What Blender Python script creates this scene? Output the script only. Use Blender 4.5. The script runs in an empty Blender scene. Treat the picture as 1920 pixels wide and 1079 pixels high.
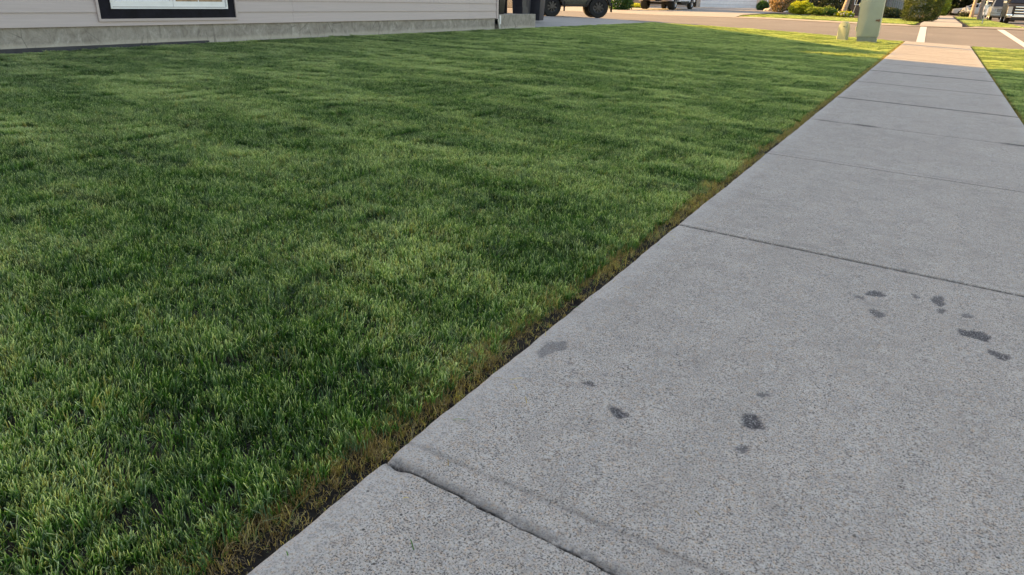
import bpy, bmesh, math, random
import numpy as np
from mathutils import Vector, Matrix

# ---------------------------------------------------------------- camera, sky, sun, exposure
SC = bpy.context.scene
COL = SC.collection
CAM_H = 0.95
R = Matrix(((0.8648175984, -0.2119962721, 0.4551352569),
            (0.5015302673, 0.3221034906, -0.8029425461),
            (0.0236201716, 0.9226629514, 0.3848833142)))
cam = bpy.data.cameras.new('camera')
cam.lens = 24.375; cam.sensor_width = 36; cam.clip_start = 0.05; cam.clip_end = 1500
camo = bpy.data.objects.new('camera', cam); COL.objects.link(camo)
camo.matrix_world = Matrix.Translation((0, 0, CAM_H)) @ R.to_4x4()
SC.camera = camo

SUN_EL = 20.5
sun_from = Vector((-1.0, 0.05, 0)).normalized()            # horizontal direction the light comes from
world = bpy.data.worlds.new('World'); SC.world = world; world.use_nodes = True
wn = world.node_tree
sky = wn.nodes.new('ShaderNodeTexSky'); sky.sky_type = 'NISHITA'; sky.sun_disc = False
sky.sun_elevation = math.radians(SUN_EL)
sky.sun_rotation = math.atan2(sun_from.x, sun_from.y)
sky.air_density = 1.0; sky.dust_density = 1.2; sky.ozone_density = 1.0
tint = wn.nodes.new('ShaderNodeMix'); tint.data_type = 'RGBA'; tint.blend_type = 'MULTIPLY'; tint.inputs[0].default_value = 1
tint.inputs[7].default_value = (1.24, 1.0, .79, 1)          # the camera's white balance leaves open shade almost neutral
wn.links.new(sky.outputs[0], tint.inputs[6]); wn.links.new(tint.outputs[2], wn.nodes['Background'].inputs[0])
wn.nodes['Background'].inputs[1].default_value = 0.08
sun = bpy.data.lights.new('sun', 'SUN'); sun.energy = 3.0; sun.angle = math.radians(0.5)
sun.color = (1.0, 0.56, 0.15)
suno = bpy.data.objects.new('sun', sun); COL.objects.link(suno)
e = math.radians(SUN_EL)
to_sun = Vector((sun_from.x * math.cos(e), sun_from.y * math.cos(e), math.sin(e)))
suno.rotation_euler = to_sun.to_track_quat('Z', 'Y').to_euler()
suno.location = (-30, 0, 30)
SC.view_settings.view_transform = 'Standard'
SC.view_settings.look = 'None'
SC.view_settings.exposure = 2.55
SC.view_settings.gamma = 1

rng = np.random.default_rng(7)
random.seed(7)

# ---------------------------------------------------------------- terrain functions
def ynear(X): return 26.2 - 0.3 * np.minimum(np.asarray(X, float) + 0.9, 0)
def yfar(X): return 37.2 - 0.3 * np.minimum(np.asarray(X, float) + 0.9, 0)
def znear(X):
    return np.interp(X, [-60, -17, -11.4, -10.3, -9.6, -7.5, -5.4, -2.97, -.98, -.86, .89, 1.0, 3.3, 3.7],
                     [.5, .29, .235, .215, .19, .17, .135, .06, .008, .0, -.07, -.055, -.10, -.2])
def zfar(X):
    return np.interp(X, [-60, -17.7, -13.9, -10.3, -7.7, -4.5, -2.6, 3, 12], [.32, .28, .26, .29, .30, .26, .24, .25, .22])
def zterr(X, Y):
    X = np.asarray(X, float); Y = np.asarray(Y, float)
    yn, yf = ynear(X), yfar(X)
    a = znear(X) - np.interp(X, [-10.3, -6], [.04, 0]) * np.clip((9 - Y) / 5, 0, 1)
    b = zfar(X) + .08
    c = np.interp(X, [-12, -3], [.6, .27]); d = np.interp(X, [-12, -3], [.9, .25])
    road = (a - .05) + (zfar(X) - (a - .05)) * np.clip((Y - yn) / (yf - yn), 0, 1)
    far = np.where(Y < 62, b + (c - b) * np.clip((Y - yf) / (62 - yf), 0, 1), c + (d - c) * np.clip((Y - 62) / 60, 0, 1))
    far = far - .17 * np.clip((X - 3.0) / .4, 0, 1)
    return np.where(Y < yn, a, np.where(Y < yf, road, far))
def zt(x, y): return float(zterr(x, y))

# ---------------------------------------------------------------- materials
def mat(name):
    m = bpy.data.materials.new(name); m.use_nodes = True
    nt = m.node_tree; p = nt.nodes['Principled BSDF']
    return m, nt, p
def N(nt, t, **kw):
    n = nt.nodes.new(t)
    for k, v in kw.items():
        if k.startswith('i_'):
            key = k[2:]; key = int(key) if key.isdigit() else key.replace('_', ' ')
            n.inputs[key].default_value = v
        else: setattr(n, k, v)
    return n
def L(nt, a, b): nt.links.new(a, b)
def pos(nt): return N(nt, 'ShaderNodeNewGeometry').outputs['Position']
def noise(nt, scale, detail=3, rough=.55, vec=None, dist=0):
    n = N(nt, 'ShaderNodeTexNoise'); n.inputs['Scale'].default_value = scale
    n.inputs['Detail'].default_value = detail; n.inputs['Roughness'].default_value = rough
    n.inputs['Distortion'].default_value = dist
    L(nt, vec if vec is not None else pos(nt), n.inputs['Vector']); return n.outputs['Fac']
def ramp(nt, fac, stops, interp='LINEAR'):
    r = N(nt, 'ShaderNodeValToRGB'); r.color_ramp.interpolation = interp
    els = r.color_ramp.elements
    while len(els) > 1: els.remove(els[-1])
    els[0].position = stops[0][0]; els[0].color = c4(stops[0][1])
    for p_, c_ in stops[1:]:
        el = els.new(p_); el.color = c4(c_)
    L(nt, fac, r.inputs[0]); return r.outputs[0]
def c4(c):
    if isinstance(c, (int, float)): return (c, c, c, 1)
    return (c[0], c[1], c[2], 1)
def mix(nt, fac, a, b, mode='MIX'):
    n = N(nt, 'ShaderNodeMix', data_type='RGBA', blend_type=mode)
    for s, v in ((n.inputs[0], fac), (n.inputs[6], a), (n.inputs[7], b)):
        if isinstance(v, bpy.types.NodeSocket): L(nt, v, s)
        elif s == n.inputs[0]: s.default_value = v
        else: s.default_value = c4(v)
    return n.outputs[2]
def mth(nt, op, a, b=None, c=None, clamp=False):
    n = N(nt, 'ShaderNodeMath', operation=op); n.use_clamp = clamp
    for i, v in enumerate((a, b, c)):
        if v is None: continue
        if isinstance(v, bpy.types.NodeSocket): L(nt, v, n.inputs[i])
        else: n.inputs[i].default_value = v
    return n.outputs[0]
def attr(nt, name, out='Fac'): return N(nt, 'ShaderNodeAttribute', attribute_name=name).outputs[out]
def bump(nt, p, h, strength, dist):
    b = N(nt, 'ShaderNodeBump'); b.inputs['Strength'].default_value = strength; b.inputs['Distance'].default_value = dist
    L(nt, h, b.inputs['Height']); L(nt, b.outputs[0], p.inputs['Normal'])
def simple(name, col, rough=.6, metal=0, var=.12, scale=6, spec=None, coat=0, bmp=0):
    m, nt, p = mat(name)
    f = noise(nt, scale, 4)
    c = ramp(nt, f, [(.3, tuple(x * (1 - var) for x in col)), (.7, tuple(min(1, x * (1 + var)) for x in col))])
    L(nt, c, p.inputs['Base Color']); p.inputs['Roughness'].default_value = rough
    p.inputs['Metallic'].default_value = metal; p.inputs['Coat Weight'].default_value = coat
    p.inputs['Coat Roughness'].default_value = .08
    if spec is not None: p.inputs['Specular IOR Level'].default_value = spec
    if bmp: bump(nt, p, noise(nt, scale * 12, 3), .5, bmp)
    return m
M = {}
def leafmat(name, stops, tr=.45, trcol=(1.5, 1.6, .7), rough=.5):
    m, nt, p = mat(name)
    v = attr(nt, 'v')
    c = ramp(nt, v, stops)
    L(nt, c, p.inputs['Base Color']); p.inputs['Roughness'].default_value = rough
    p.inputs['Specular IOR Level'].default_value = .35
    t = N(nt, 'ShaderNodeBsdfTranslucent')
    L(nt, mix(nt, 1.0, c, trcol, 'MULTIPLY'), t.inputs[0])
    ms = N(nt, 'ShaderNodeMixShader'); ms.inputs[0].default_value = tr
    L(nt, p.outputs[0], ms.inputs[1]); L(nt, t.outputs[0], ms.inputs[2])
    L(nt, ms.outputs[0], nt.nodes['Material Output'].inputs[0])
    return m

# grass blades: point colour attribute g = (height along the blade, random, brownness), alpha = random per tiller
def grass_mat():
    m, nt, p = mat('grass_blades')
    s = N(nt, 'ShaderNodeSeparateColor'); L(nt, attr(nt, 'g', 'Color'), s.inputs[0])
    cl = attr(nt, 'g', 'Alpha')
    t, r, br = s.outputs
    P = pos(nt)
    mp = N(nt, 'ShaderNodeMapping'); mp.inputs['Scale'].default_value = (.6, 1.4, 1); mp.inputs['Rotation'].default_value = (0, 0, .12); L(nt, P, mp.inputs[0])
    n1 = noise(nt, 1.3, 4, .6, mp.outputs[0], .6)
    n2 = noise(nt, 8, 3, .65, mp.outputs[0], .8)
    n3 = noise(nt, 2.3, 4, .6, P)
    mp2 = N(nt, 'ShaderNodeMapping'); mp2.inputs['Scale'].default_value = (1.1, 6.5, 1); mp2.inputs['Rotation'].default_value = (0, 0, .10); L(nt, P, mp2.inputs[0])
    n4 = noise(nt, 1.2, 3, .6, mp2.outputs[0], .4)
    pick = mth(nt, 'ADD', mth(nt, 'MULTIPLY', r, .62), mth(nt, 'ADD', mth(nt, 'MULTIPLY', mth(nt, 'SUBTRACT', n2, .5), .9), mth(nt, 'MULTIPLY', mth(nt, 'SUBTRACT', n1, .5), .62)))
    pick = mth(nt, 'SUBTRACT', pick, mth(nt, 'MULTIPLY', ramp_f(nt, n4, .56, .70), .32))
    base = ramp(nt, pick, [(0.0, (.008, .030, .004)), (.20, (.018, .066, .010)), (.42, (.050, .136, .022)), (.70, (.145, .242, .075))])
    # bluish tillers, more of them in some areas
    cool = ramp_f(nt, mth(nt, 'ADD', cl, mth(nt, 'MULTIPLY', mth(nt, 'SUBTRACT', n3, .5), 1.6)), .66, .88)
    base = mix(nt, mth(nt, 'MULTIPLY', cool, .65), base, (.10, .155, .11))
    # dry straw coloured tillers, gathered in patches
    dry = ramp_f(nt, mth(nt, 'SUBTRACT', cl, mth(nt, 'MULTIPLY', mth(nt, 'SUBTRACT', n1, .5), 1.1)), .10, .02)
    base = mix(nt, mth(nt, 'MULTIPLY', dry, .75), base, (.30, .25, .12))
    # pale cut tips
    tipm = mth(nt, 'MULTIPLY', ramp_f(nt, t, .66, .95), mth(nt, 'ADD', mth(nt, 'MULTIPLY', ramp_f(nt, r, .45, .85), .8), mth(nt, 'MULTIPLY', ramp_f(nt, n1, .44, .64), .5)), clamp=True)
    base = mix(nt, tipm, base, (.50, .56, .38))
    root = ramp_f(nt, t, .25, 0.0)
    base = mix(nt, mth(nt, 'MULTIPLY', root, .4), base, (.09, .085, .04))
    brown = ramp(nt, r, [(0, (.13, .085, .045)), (.4, (.33, .225, .12)), (.74, (.52, .39, .22)), (.80, (.12, .17, .05)), (1, (.18, .23, .09))])
    base = mix(nt, br, base, brown)
    L(nt, base, p.inputs['Base Color'])
    p.inputs['Roughness'].default_value = .42; p.inputs['Specular IOR Level'].default_value = .5
    tr = N(nt, 'ShaderNodeBsdfTranslucent'); L(nt, mix(nt, 1.0, base, (2.1, 2.3, .6), 'MULTIPLY'), tr.inputs[0])
    ms = N(nt, 'ShaderNodeMixShader'); ms.inputs[0].default_value = .42
    L(nt, p.outputs[0], ms.inputs[1]); L(nt, tr.outputs[0], ms.inputs[2])
    L(nt, ms.outputs[0], nt.nodes['Material Output'].inputs[0])
    return m
def ramp_f(nt, f, a, b):
    n = N(nt, 'ShaderNodeMapRange'); n.inputs[1].default_value = a; n.inputs[2].default_value = b
    L(nt, f, n.inputs[0]); return n.outputs[0]
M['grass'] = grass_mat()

def soil_mat():
    m, nt, p = mat('dark_soil')
    f = noise(nt, 60, 6, .7)
    L(nt, ramp(nt, f, [(.3, (.016, .012, .009)), (.52, (.042, .033, .025)), (.7, (.10, .08, .06))]), p.inputs['Base Color'])
    p.inputs['Roughness'].default_value = .95
    bump(nt, p, noise(nt, 110, 5, .75), 1.0, .02)
    return m
M['soil'] = soil_mat()

def concrete_mat():
    m, nt, p = mat('sidewalk_concrete')
    P = pos(nt)
    big = noise(nt, .9, 4, .6, P); mid = noise(nt, 9, 5, .65, P)
    fine = noise(nt, 250, 3, .7, P); grain = noise(nt, 420, 2, .7, P)
    hue = noise(nt, 120, 3, .7, P); mott = noise(nt, 55, 4, .75, P)
    base = ramp(nt, big, [(.32, (.355, .33, .298)), (.68, (.49, .458, .412))])
    base = mix(nt, .55, base, ramp(nt, mid, [(.3, (.32, .305, .285)), (.7, (.49, .455, .41))]))
    base = mix(nt, mth(nt, 'MULTIPLY', ramp_f(nt, mott, .50, .64), .42), base, (.19, .172, .15))
    base = mix(nt, mth(nt, 'MULTIPLY', ramp_f(nt, mott, .47, .34), .5), base, (.50, .485, .455))
    # coloured aggregate
    base = mix(nt, mth(nt, 'MULTIPLY', ramp_f(nt, hue, .54, .63), .6), base, (.43, .31, .20))
    base = mix(nt, mth(nt, 'MULTIPLY', ramp_f(nt, hue, .44, .34), .45), base, (.27, .31, .35))
    smooth = attr(nt, 'smooth')
    rough_amt = mth(nt, 'SUBTRACT', 1.0, mth(nt, 'MULTIPLY', smooth, .5))
    sp = mth(nt, 'MULTIPLY', ramp_f(nt, fine, .525, .60), rough_amt)
    base = mix(nt, mth(nt, 'MULTIPLY', sp, .95), base, (.075, .070, .068))
    sp2 = mth(nt, 'MULTIPLY', ramp_f(nt, fine, .42, .33), rough_amt)
    base = mix(nt, mth(nt, 'MULTIPLY', sp2, .6), base, (.62, .59, .55))
    base = mix(nt, mth(nt, 'MULTIPLY', ramp_f(nt, grain, .6, .72), .55), base, (.13, .12, .12))
    # isolated dark pits
    v = N(nt, 'ShaderNodeTexVoronoi'); v.inputs['Scale'].default_value = 28; L(nt, P, v.inputs['Vector'])
    sc = N(nt, 'ShaderNodeSeparateColor'); L(nt, v.outputs['Color'], sc.inputs[0])
    pit = mth(nt, 'MULTIPLY', ramp_f(nt, v.outputs['Distance'], .11, .07), ramp_f(nt, sc.outputs[0], .66, .70))
    base = mix(nt, mth(nt, 'MULTIPLY', pit, .85), base, (.05, .045, .042))
    # pale laitance along the edges
    base = mix(nt, mth(nt, 'MULTIPLY', smooth, .2), base, (.44, .44, .43))
    # scattered faint stains
    st = noise(nt, 3.2, 4, .7, P, 1.2)
    base = mix(nt, mth(nt, 'MULTIPLY', ramp_f(nt, st, .50, .70), .36), base, (.22, .20, .18))
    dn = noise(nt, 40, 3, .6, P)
    dirt_shade = mth(nt, 'MULTIPLY', attr(nt, 'dirt_shade'), ramp_f(nt, dn, .25, .5), clamp=True)
    base = mix(nt, dirt_shade, base, (.045, .042, .04))  # joint dirt, plus the bevel shade painted at the near joint
    spall = attr(nt, 'spall')
    spc = ramp(nt, noise(nt, 210, 4, .75, P), [(.34, (.025, .024, .026)), (.5, (.085, .08, .082)), (.59, (.19, .182, .18)), (.66, (.60, .58, .56))])
    base = mix(nt, spall, base, spc)
    L(nt, base, p.inputs['Base Color'])
    p.inputs['Roughness'].default_value = .85; p.inputs['Specular IOR Level'].default_value = .3
    h = mth(nt, 'ADD', mth(nt, 'MULTIPLY', fine, rough_amt), mth(nt, 'MULTIPLY', mth(nt, 'MULTIPLY', noise(nt, 130, 4, .8, P), spall), 2.0))
    h = mth(nt, 'SUBTRACT', h, mth(nt, 'MULTIPLY', pit, 1.5))
    bump(nt, p, h, .6, .003)
    return m
M['walk'] = concrete_mat()

def road_mat():
    m, nt, p = mat('asphalt')
    P = pos(nt)
    f = noise(nt, 45, 5, .75, P); g = noise(nt, .5, 4, .6, P)
    mp = N(nt, 'ShaderNodeMapping'); mp.inputs['Scale'].default_value = (.15, 2.2, 1); mp.inputs['Rotation'].default_value = (0, 0, .25); L(nt, P, mp.inputs[0])
    tr = noise(nt, 1, 3, .5, mp.outputs[0])
    c = ramp(nt, f, [(.36, (.055, .05, .048)), (.5, (.135, .122, .115)), (.64, (.27, .25, .24))])
    c = mix(nt, .5, c, ramp(nt, g, [(.3, (.16, .145, .13)), (.7, (.23, .21, .19))]))
    c = mix(nt, mth(nt, 'MULTIPLY', ramp_f(nt, tr, .45, .7), .35), c, (.12, .11, .1))
    L(nt, c, p.inputs['Base Color']); p.inputs['Roughness'].default_value = .9
    bump(nt, p, f, .7, .01)
    return m
M['road'] = road_mat()
def conc2(name, a, b, sc=8):
    m, nt, p = mat(name)
    P = pos(nt)
    c = mix(nt, .5, ramp(nt, noise(nt, sc, 6, .7, P), [(.3, a), (.7, b)]), ramp(nt, noise(nt, sc * .12, 4, .6, P), [(.3, a), (.7, b)]))
    L(nt, c, p.inputs['Base Color']); p.inputs['Roughness'].default_value = .9
    bump(nt, p, noise(nt, sc * 6, 4), .4, .004)
    return m
M['drive'] = conc2('driveway_concrete', (.25, .24, .225), (.35, .33, .31))
M['kerb'] = conc2('kerb_concrete', (.26, .245, .23), (.36, .34, .315))
M['farwalk'] = conc2('path_concrete', (.27, .255, .24), (.37, .35, .325))

def paint_mat():
    m, nt, p = mat('road_paint')
    P = pos(nt)
    w = ramp_f(nt, noise(nt, 22, 5, .8, P), .62, .72)
    L(nt, mix(nt, mth(nt, 'MULTIPLY', w, .7), (.56, .55, .53), (.22, .20, .18)), p.inputs['Base Color'])
    p.inputs['Roughness'].default_value = .7
    return m
M['paint'] = paint_mat()

def parge_mat():
    m, nt, p = mat('parged_foundation')
    P = pos(nt)
    f = noise(nt, 5, 6, .7, P, 1.0)
    c = ramp(nt, f, [(.32, (.20, .18, .155)), (.48, (.28, .258, .228)), (.60, (.34, .318, .285)), (.70, (.46, .435, .395))])
    # vertical trowel marks and runs
    mp = N(nt, 'ShaderNodeMapping'); mp.inputs['Scale'].default_value = (1, 7, 2.2); mp.inputs['Rotation'].default_value = (.35, 0, 0); L(nt, P, mp.inputs[0])
    v = noise(nt, 3, 5, .75, mp.outputs[0], 2)
    c = mix(nt, mth(nt, 'MULTIPLY', ramp_f(nt, v, .52, .62), .55), c, (.17, .16, .145))
    sep = N(nt, 'ShaderNodeSeparateXYZ'); L(nt, P, sep.inputs[0])
    # pale mineral line near the ground, brownish upper edge
    w1 = noise(nt, 2.5, 4, .6, P)
    low = ramp_f(nt, mth(nt, 'ADD', sep.outputs[2], mth(nt, 'MULTIPLY', w1, .08)), .30, .25)
    c = mix(nt, mth(nt, 'MULTIPLY', low, .55), c, (.48, .45, .38))
    # thin cracks
    vo = N(nt, 'ShaderNodeTexVoronoi'); vo.feature = 'DISTANCE_TO_EDGE'; vo.inputs['Scale'].default_value = 2.6
    mp2 = N(nt, 'ShaderNodeMapping'); mp2.inputs['Scale'].default_value = (1, 1.6, .8); L(nt, P, mp2.inputs[0]); L(nt, mp2.outputs[0], vo.inputs['Vector'])
    cr = mth(nt, 'MULTIPLY', ramp_f(nt, vo.outputs['Distance'], .018, .004), ramp_f(nt, noise(nt, 1.3, 2, .5, P), .45, .6))
    c = mix(nt, mth(nt, 'MULTIPLY', cr, .8), c, (.06, .055, .05))
    L(nt, c, p.inputs['Base Color']); p.inputs['Roughness'].default_value = .9
    bump(nt, p, noise(nt, 40, 5, .7, P), .8, .006)
    return m
M['parge'] = parge_mat()
def siding_mat(name, col):
    m, nt, p = mat(name)
    P = pos(nt)
    mp = N(nt, 'ShaderNodeMapping'); mp.inputs['Scale'].default_value = (1, .6, 25); L(nt, P, mp.inputs[0])
    g = noise(nt, 2.4, 5, .65, mp.outputs[0], .4)
    c = ramp(nt, g, [(.3, tuple(x * .93 for x in col)), (.7, tuple(x * 1.05 for x in col))])
    c = mix(nt, mth(nt, 'MULTIPLY', ramp_f(nt, noise(nt, 1.2, 5, .7, P), .5, .75), .18), c, tuple(x * .75 for x in col))
    L(nt, c, p.inputs['Base Color']); p.inputs['Roughness'].default_value = .55
    bump(nt, p, g, .35, .002)
    return m
M['siding'] = siding_mat('vinyl_siding', (.455, .395, .395))
M['trimpanel'] = simple('dark_trim', (.006, .006, .012), .6, spec=.15, var=.5, scale=9)
M['vinylwhite'] = simple('white_vinyl', (.74, .75, .77), .4, var=.05)
M['black'] = simple('black_plastic', (.006, .006, .007), .5, var=.4, scale=15)
M['column'] = simple('charcoal_column', (.022, .023, .034), .5, var=.25, scale=5)
M['rubber'] = simple('tyre_rubber', (.012, .012, .012), .85, var=.35, scale=20)
M['rimdark'] = simple('dark_rim', (.05, .05, .056), .35, metal=.8)
M['rimsilver'] = simple('silver_rim', (.55, .55, .56), .3, metal=.9)
M['chrome'] = simple('chrome', (.8, .8, .82), .12, metal=1, var=.03)
M['olive'] = simple('olive_paint', (.045, .047, .035), .35, coat=.4, var=.25)
M['underbody'] = simple('rusty_underbody', (.05, .032, .022), .9, var=.5, scale=12)
M['whitepaint'] = simple('white_paint', (.68, .70, .74), .35, coat=.4, var=.05)
M['silverpaint'] = simple('silver_paint', (.42, .45, .49), .3, metal=.5, coat=.5, var=.06)
M['greypaint'] = simple('grey_paint', (.25, .28, .31), .3, metal=.4, coat=.5, var=.08)
M['truckpaint'] = simple('dark_pickup_paint', (.022, .020, .019), .5, spec=.2, var=.15)
M['bluestripe'] = simple('blue_stripe', (.12, .24, .55), .4)
M['glass'] = simple('dark_glass', (.012, .014, .02), .15, spec=.25, var=.2)
M['glassblue'] = simple('window_glass', (.02, .025, .04), .15, spec=.3, var=.2)
M['lamp'] = simple('lamp_lens', (.42, .41, .40), .15, spec=.8)
M['amber'] = simple('amber_lens', (.6, .2, .03), .2)
M['red'] = simple('red_lens', (.4, .02, .02), .2)
M['cabinet'] = simple('pale_green_enamel', (.335, .375, .27), .5, var=.06, scale=3)
M['cabinetbase'] = simple('pale_green_base', (.22, .25, .19), .7, var=.12, scale=8)
M['pedestal'] = simple('light_green_plastic', (.30, .35, .25), .65, var=.06)
M['rust'] = simple('rusty_steel', (.16, .10, .06), .7, var=.4, scale=30)
M['bark'] = simple('pale_bark', (.34, .26, .20), .9, var=.35, scale=14, bmp=.02)
M['barkdark'] = simple('brown_bark', (.12, .085, .06), .9, var=.35, scale=14, bmp=.02)
M['galv'] = simple('galvanised_steel', (.36, .37, .36), .45, metal=.6)
M['shingle'] = simple('roof_shingles', (.06, .052, .048), .9, var=.35, scale=20)
M['farwall'] = siding_mat('beige_siding', (.40, .36, .33))
M['farwallpink'] = siding_mat('pinkish_siding', (.42, .36, .34))
M['garagedoor'] = simple('garage_door_white', (.70, .75, .83), .45, var=.05)
M['stonebase'] = simple('grey_stone_base', (.20, .22, .25), .9, var=.3, scale=20)
M['fencewood'] = simple('weathered_fence', (.26, .27, .28), .8, var=.2, scale=10)
M['curtain'] = simple('orange_curtain', (.30, .21, .13), .8, var=.3, scale=12)
M['whitecloth'] = simple('pale_blind', (.66, .68, .72), .7, var=.05)
M['rock'] = simple('pale_stone', (.42, .38, .34), .9, var=.2, scale=10)
M['mulch'] = simple('bark_mulch', (.10, .07, .055), .95, var=.5, scale=40, bmp=.02)
M['edging'] = simple('black_edging', (.03, .032, .04), .6, var=.3)
M['sticker'] = simple('white_sign_back', (.62, .65, .66), .4)
M['gravel'] = simple('gravel', (.30, .27, .24), .95, var=.4, scale=50)

# ---------------------------------------------------------------- mesh helpers
def tag(o, label=None, cat=None, group=None, kind=None):
    if label: o['label'] = label
    if cat: o['category'] = cat
    if group: o['group'] = group
    if kind: o['kind'] = kind
    return o
def thing(name, loc, rz, label, cat, group=None):
    o = bpy.data.objects.new(name, None); COL.objects.link(o)
    o.empty_display_size = .2
    o.location = loc; o.rotation_euler = (0, 0, rz)
    return tag(o, label, cat, group)
def link(name, me, m=None, parent=None):
    o = bpy.data.objects.new(name, me); COL.objects.link(o)
    if m is not None and not me.materials: me.materials.append(m)
    if parent is not None: o.parent = parent
    return o
def raw(name, V, F, m, parent=None, smooth=False, attrs=None):
    me = bpy.data.meshes.new(name or 'turf')
    V = np.asarray(V, np.float32); F = np.asarray(F, np.int32)
    k = F.shape[1]
    me.vertices.add(len(V)); me.vertices.foreach_set('co', V.ravel())
    me.loops.add(F.size); me.loops.foreach_set('vertex_index', F.ravel())
    me.polygons.add(len(F)); me.polygons.foreach_set('loop_start', np.arange(0, F.size, k, dtype=np.int32))
    me.polygons.foreach_set('loop_total', np.full(len(F), k, np.int32))
    if smooth: me.polygons.foreach_set('use_smooth', np.ones(len(F), bool))
    me.update(calc_edges=True)
    for an, (ty, arr) in (attrs or {}).items():
        a = me.attributes.new(an, ty, 'POINT')
        a.data.foreach_set({'FLOAT': 'value', 'FLOAT_COLOR': 'color', 'FLOAT_VECTOR': 'vector', 'INT': 'value'}[ty], np.asarray(arr).ravel())
    return link(name, me, m, parent) if name else me
def grid_mesh(name, xs, ys, zf, m, parent=None, smooth=True, attrs=None):
    X, Y = np.meshgrid(xs, ys)
    V = np.stack([X, Y, zf(X, Y)], -1).reshape(-1, 3)
    nx, ny = len(xs), len(ys)
    i = np.arange(nx * ny).reshape(ny, nx)
    F = np.stack([i[:-1, :-1], i[:-1, 1:], i[1:, 1:], i[1:, :-1]], -1).reshape(-1, 4)
    return raw(name, V, F, m, parent, smooth, attrs)
class MB:
    """collects shapes into one mesh"""
    def __init__(s): s.bm = bmesh.new()
    def box(s, x0, x1, y0, y1, z0, z1, bev=0, rz=0, taper=None):
        vs = []
        for z in (z0, z1):
            k = 1 if (taper is None or z == z0) else taper
            cx, cy = (x0 + x1) / 2, (y0 + y1) / 2
            for x, y in ((x0, y0), (x1, y0), (x1, y1), (x0, y1)):
                vs.append(s.bm.verts.new((cx + (x - cx) * k, cy + (y - cy) * k, z)))
        fs = [s.bm.faces.new([vs[i] for i in f]) for f in ((3, 2, 1, 0), (4, 5, 6, 7), (0, 1, 5, 4), (1, 2, 6, 5), (2, 3, 7, 6), (3, 0, 4, 7))]
        if bev:
            es = list({e_ for f in fs for e_ in f.edges})
            bmesh.ops.bevel(s.bm, geom=es, offset=bev, segments=2, affect='EDGES', profile=.6)
        return s
    def prism(s, pts, y0, y1, bev=0, top=None):
        """polygon in x,z extruded along y; top=(zref,k): above zref y is narrowed towards the middle"""
        ym = (y0 + y1) / 2
        def yy(y, z):
            if top and z > top[0]:
                f = min(1, (z - top[0]) / (top[1] - top[0])); return ym + (y - ym) * (1 - f * (1 - top[2]))
            return y
        a = [s.bm.verts.new((x, yy(y0, z), z)) for x, z in pts]
        b = [s.bm.verts.new((x, yy(y1, z), z)) for x, z in pts]
        n = len(pts)
        fs = [s.bm.faces.new(a), s.bm.faces.new(b[::-1])]
        for i in range(n):
            j = (i + 1) % n
            fs.append(s.bm.faces.new((a[j], a[i], b[i], b[j])))
        if bev:
            es = [e_ for e_ in set(fs[0].edges) | set(fs[1].edges)]
            bmesh.ops.bevel(s.bm, geom=es, offset=bev, segments=2, affect='EDGES', profile=.6)
        return s
    def slab(s, quad, t):
        q = [Vector(p) for p in quad]
        n = (q[1] - q[0]).cross(q[2] - q[0]).normalized() * t
        a = [s.bm.verts.new(p) for p in q]; b = [s.bm.verts.new(p + n) for p in q]
        k = len(q)
        s.bm.faces.new(a[::-1]); s.bm.faces.new(b)
        for i in range(k):
            j = (i + 1) % k; s.bm.faces.new((a[i], a[j], b[j], b[i]))
        return s
    def tube(s, pts, rad, seg=8, cap=True):
        pts = [Vector(p) for p in pts]
        rs = rad if isinstance(rad, (list, tuple)) else [rad] * len(pts)
        rings = []
        for i, p in enumerate(pts):
            d = (pts[min(i + 1, len(pts) - 1)] - pts[max(i - 1, 0)]).normalized()
            u = d.orthogonal().normalized() if i == 0 else (u - d * u.dot(d)).normalized()
            v = d.cross(u)
            rings.append([s.bm.verts.new(p + (u * math.cos(a) + v * math.sin(a)) * rs[i]) for a in [2 * math.pi * k / seg for k in range(seg)]])
        for a, b in zip(rings, rings[1:]):
            for k in range(seg):
                s.bm.faces.new((a[k], a[(k + 1) % seg], b[(k + 1) % seg], b[k]))
        if cap:
            s.bm.faces.new(rings[0][::-1]); s.bm.faces.new(rings[-1])
        return s
    def lathe_y(s, prof, c=(0, 0, 0), seg=28):
        """profile (r, y) closed loop spun round the y axis through c"""
        rings = []
        for k in range(seg):
            a = 2 * math.pi * k / seg
            rings.append([s.bm.verts.new((c[0] + r * math.cos(a), c[1] + y, c[2] + r * math.sin(a))) for r, y in prof])
        n = len(prof)
        for k in range(seg):
            a, b = rings[k], rings[(k + 1) % seg]
            for i in range(n):
                j = (i + 1) % n
                s.bm.faces.new((a[i], a[j], b[j], b[i]))
        return s
    def build(s, name, m, parent=None, smooth=False, loc=None):
        me = bpy.data.meshes.new(name)
        bmesh.ops.recalc_face_normals(s.bm, faces=s.bm.faces)
        s.bm.to_mesh(me); s.bm.free()
        if smooth:
            me.polygons.foreach_set('use_smooth', np.ones(len(me.polygons), bool))
            me.set_sharp_from_angle(angle=math.radians(40))
        o = link(name, me, m, parent)
        if loc: o.location = loc
        return o

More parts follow.
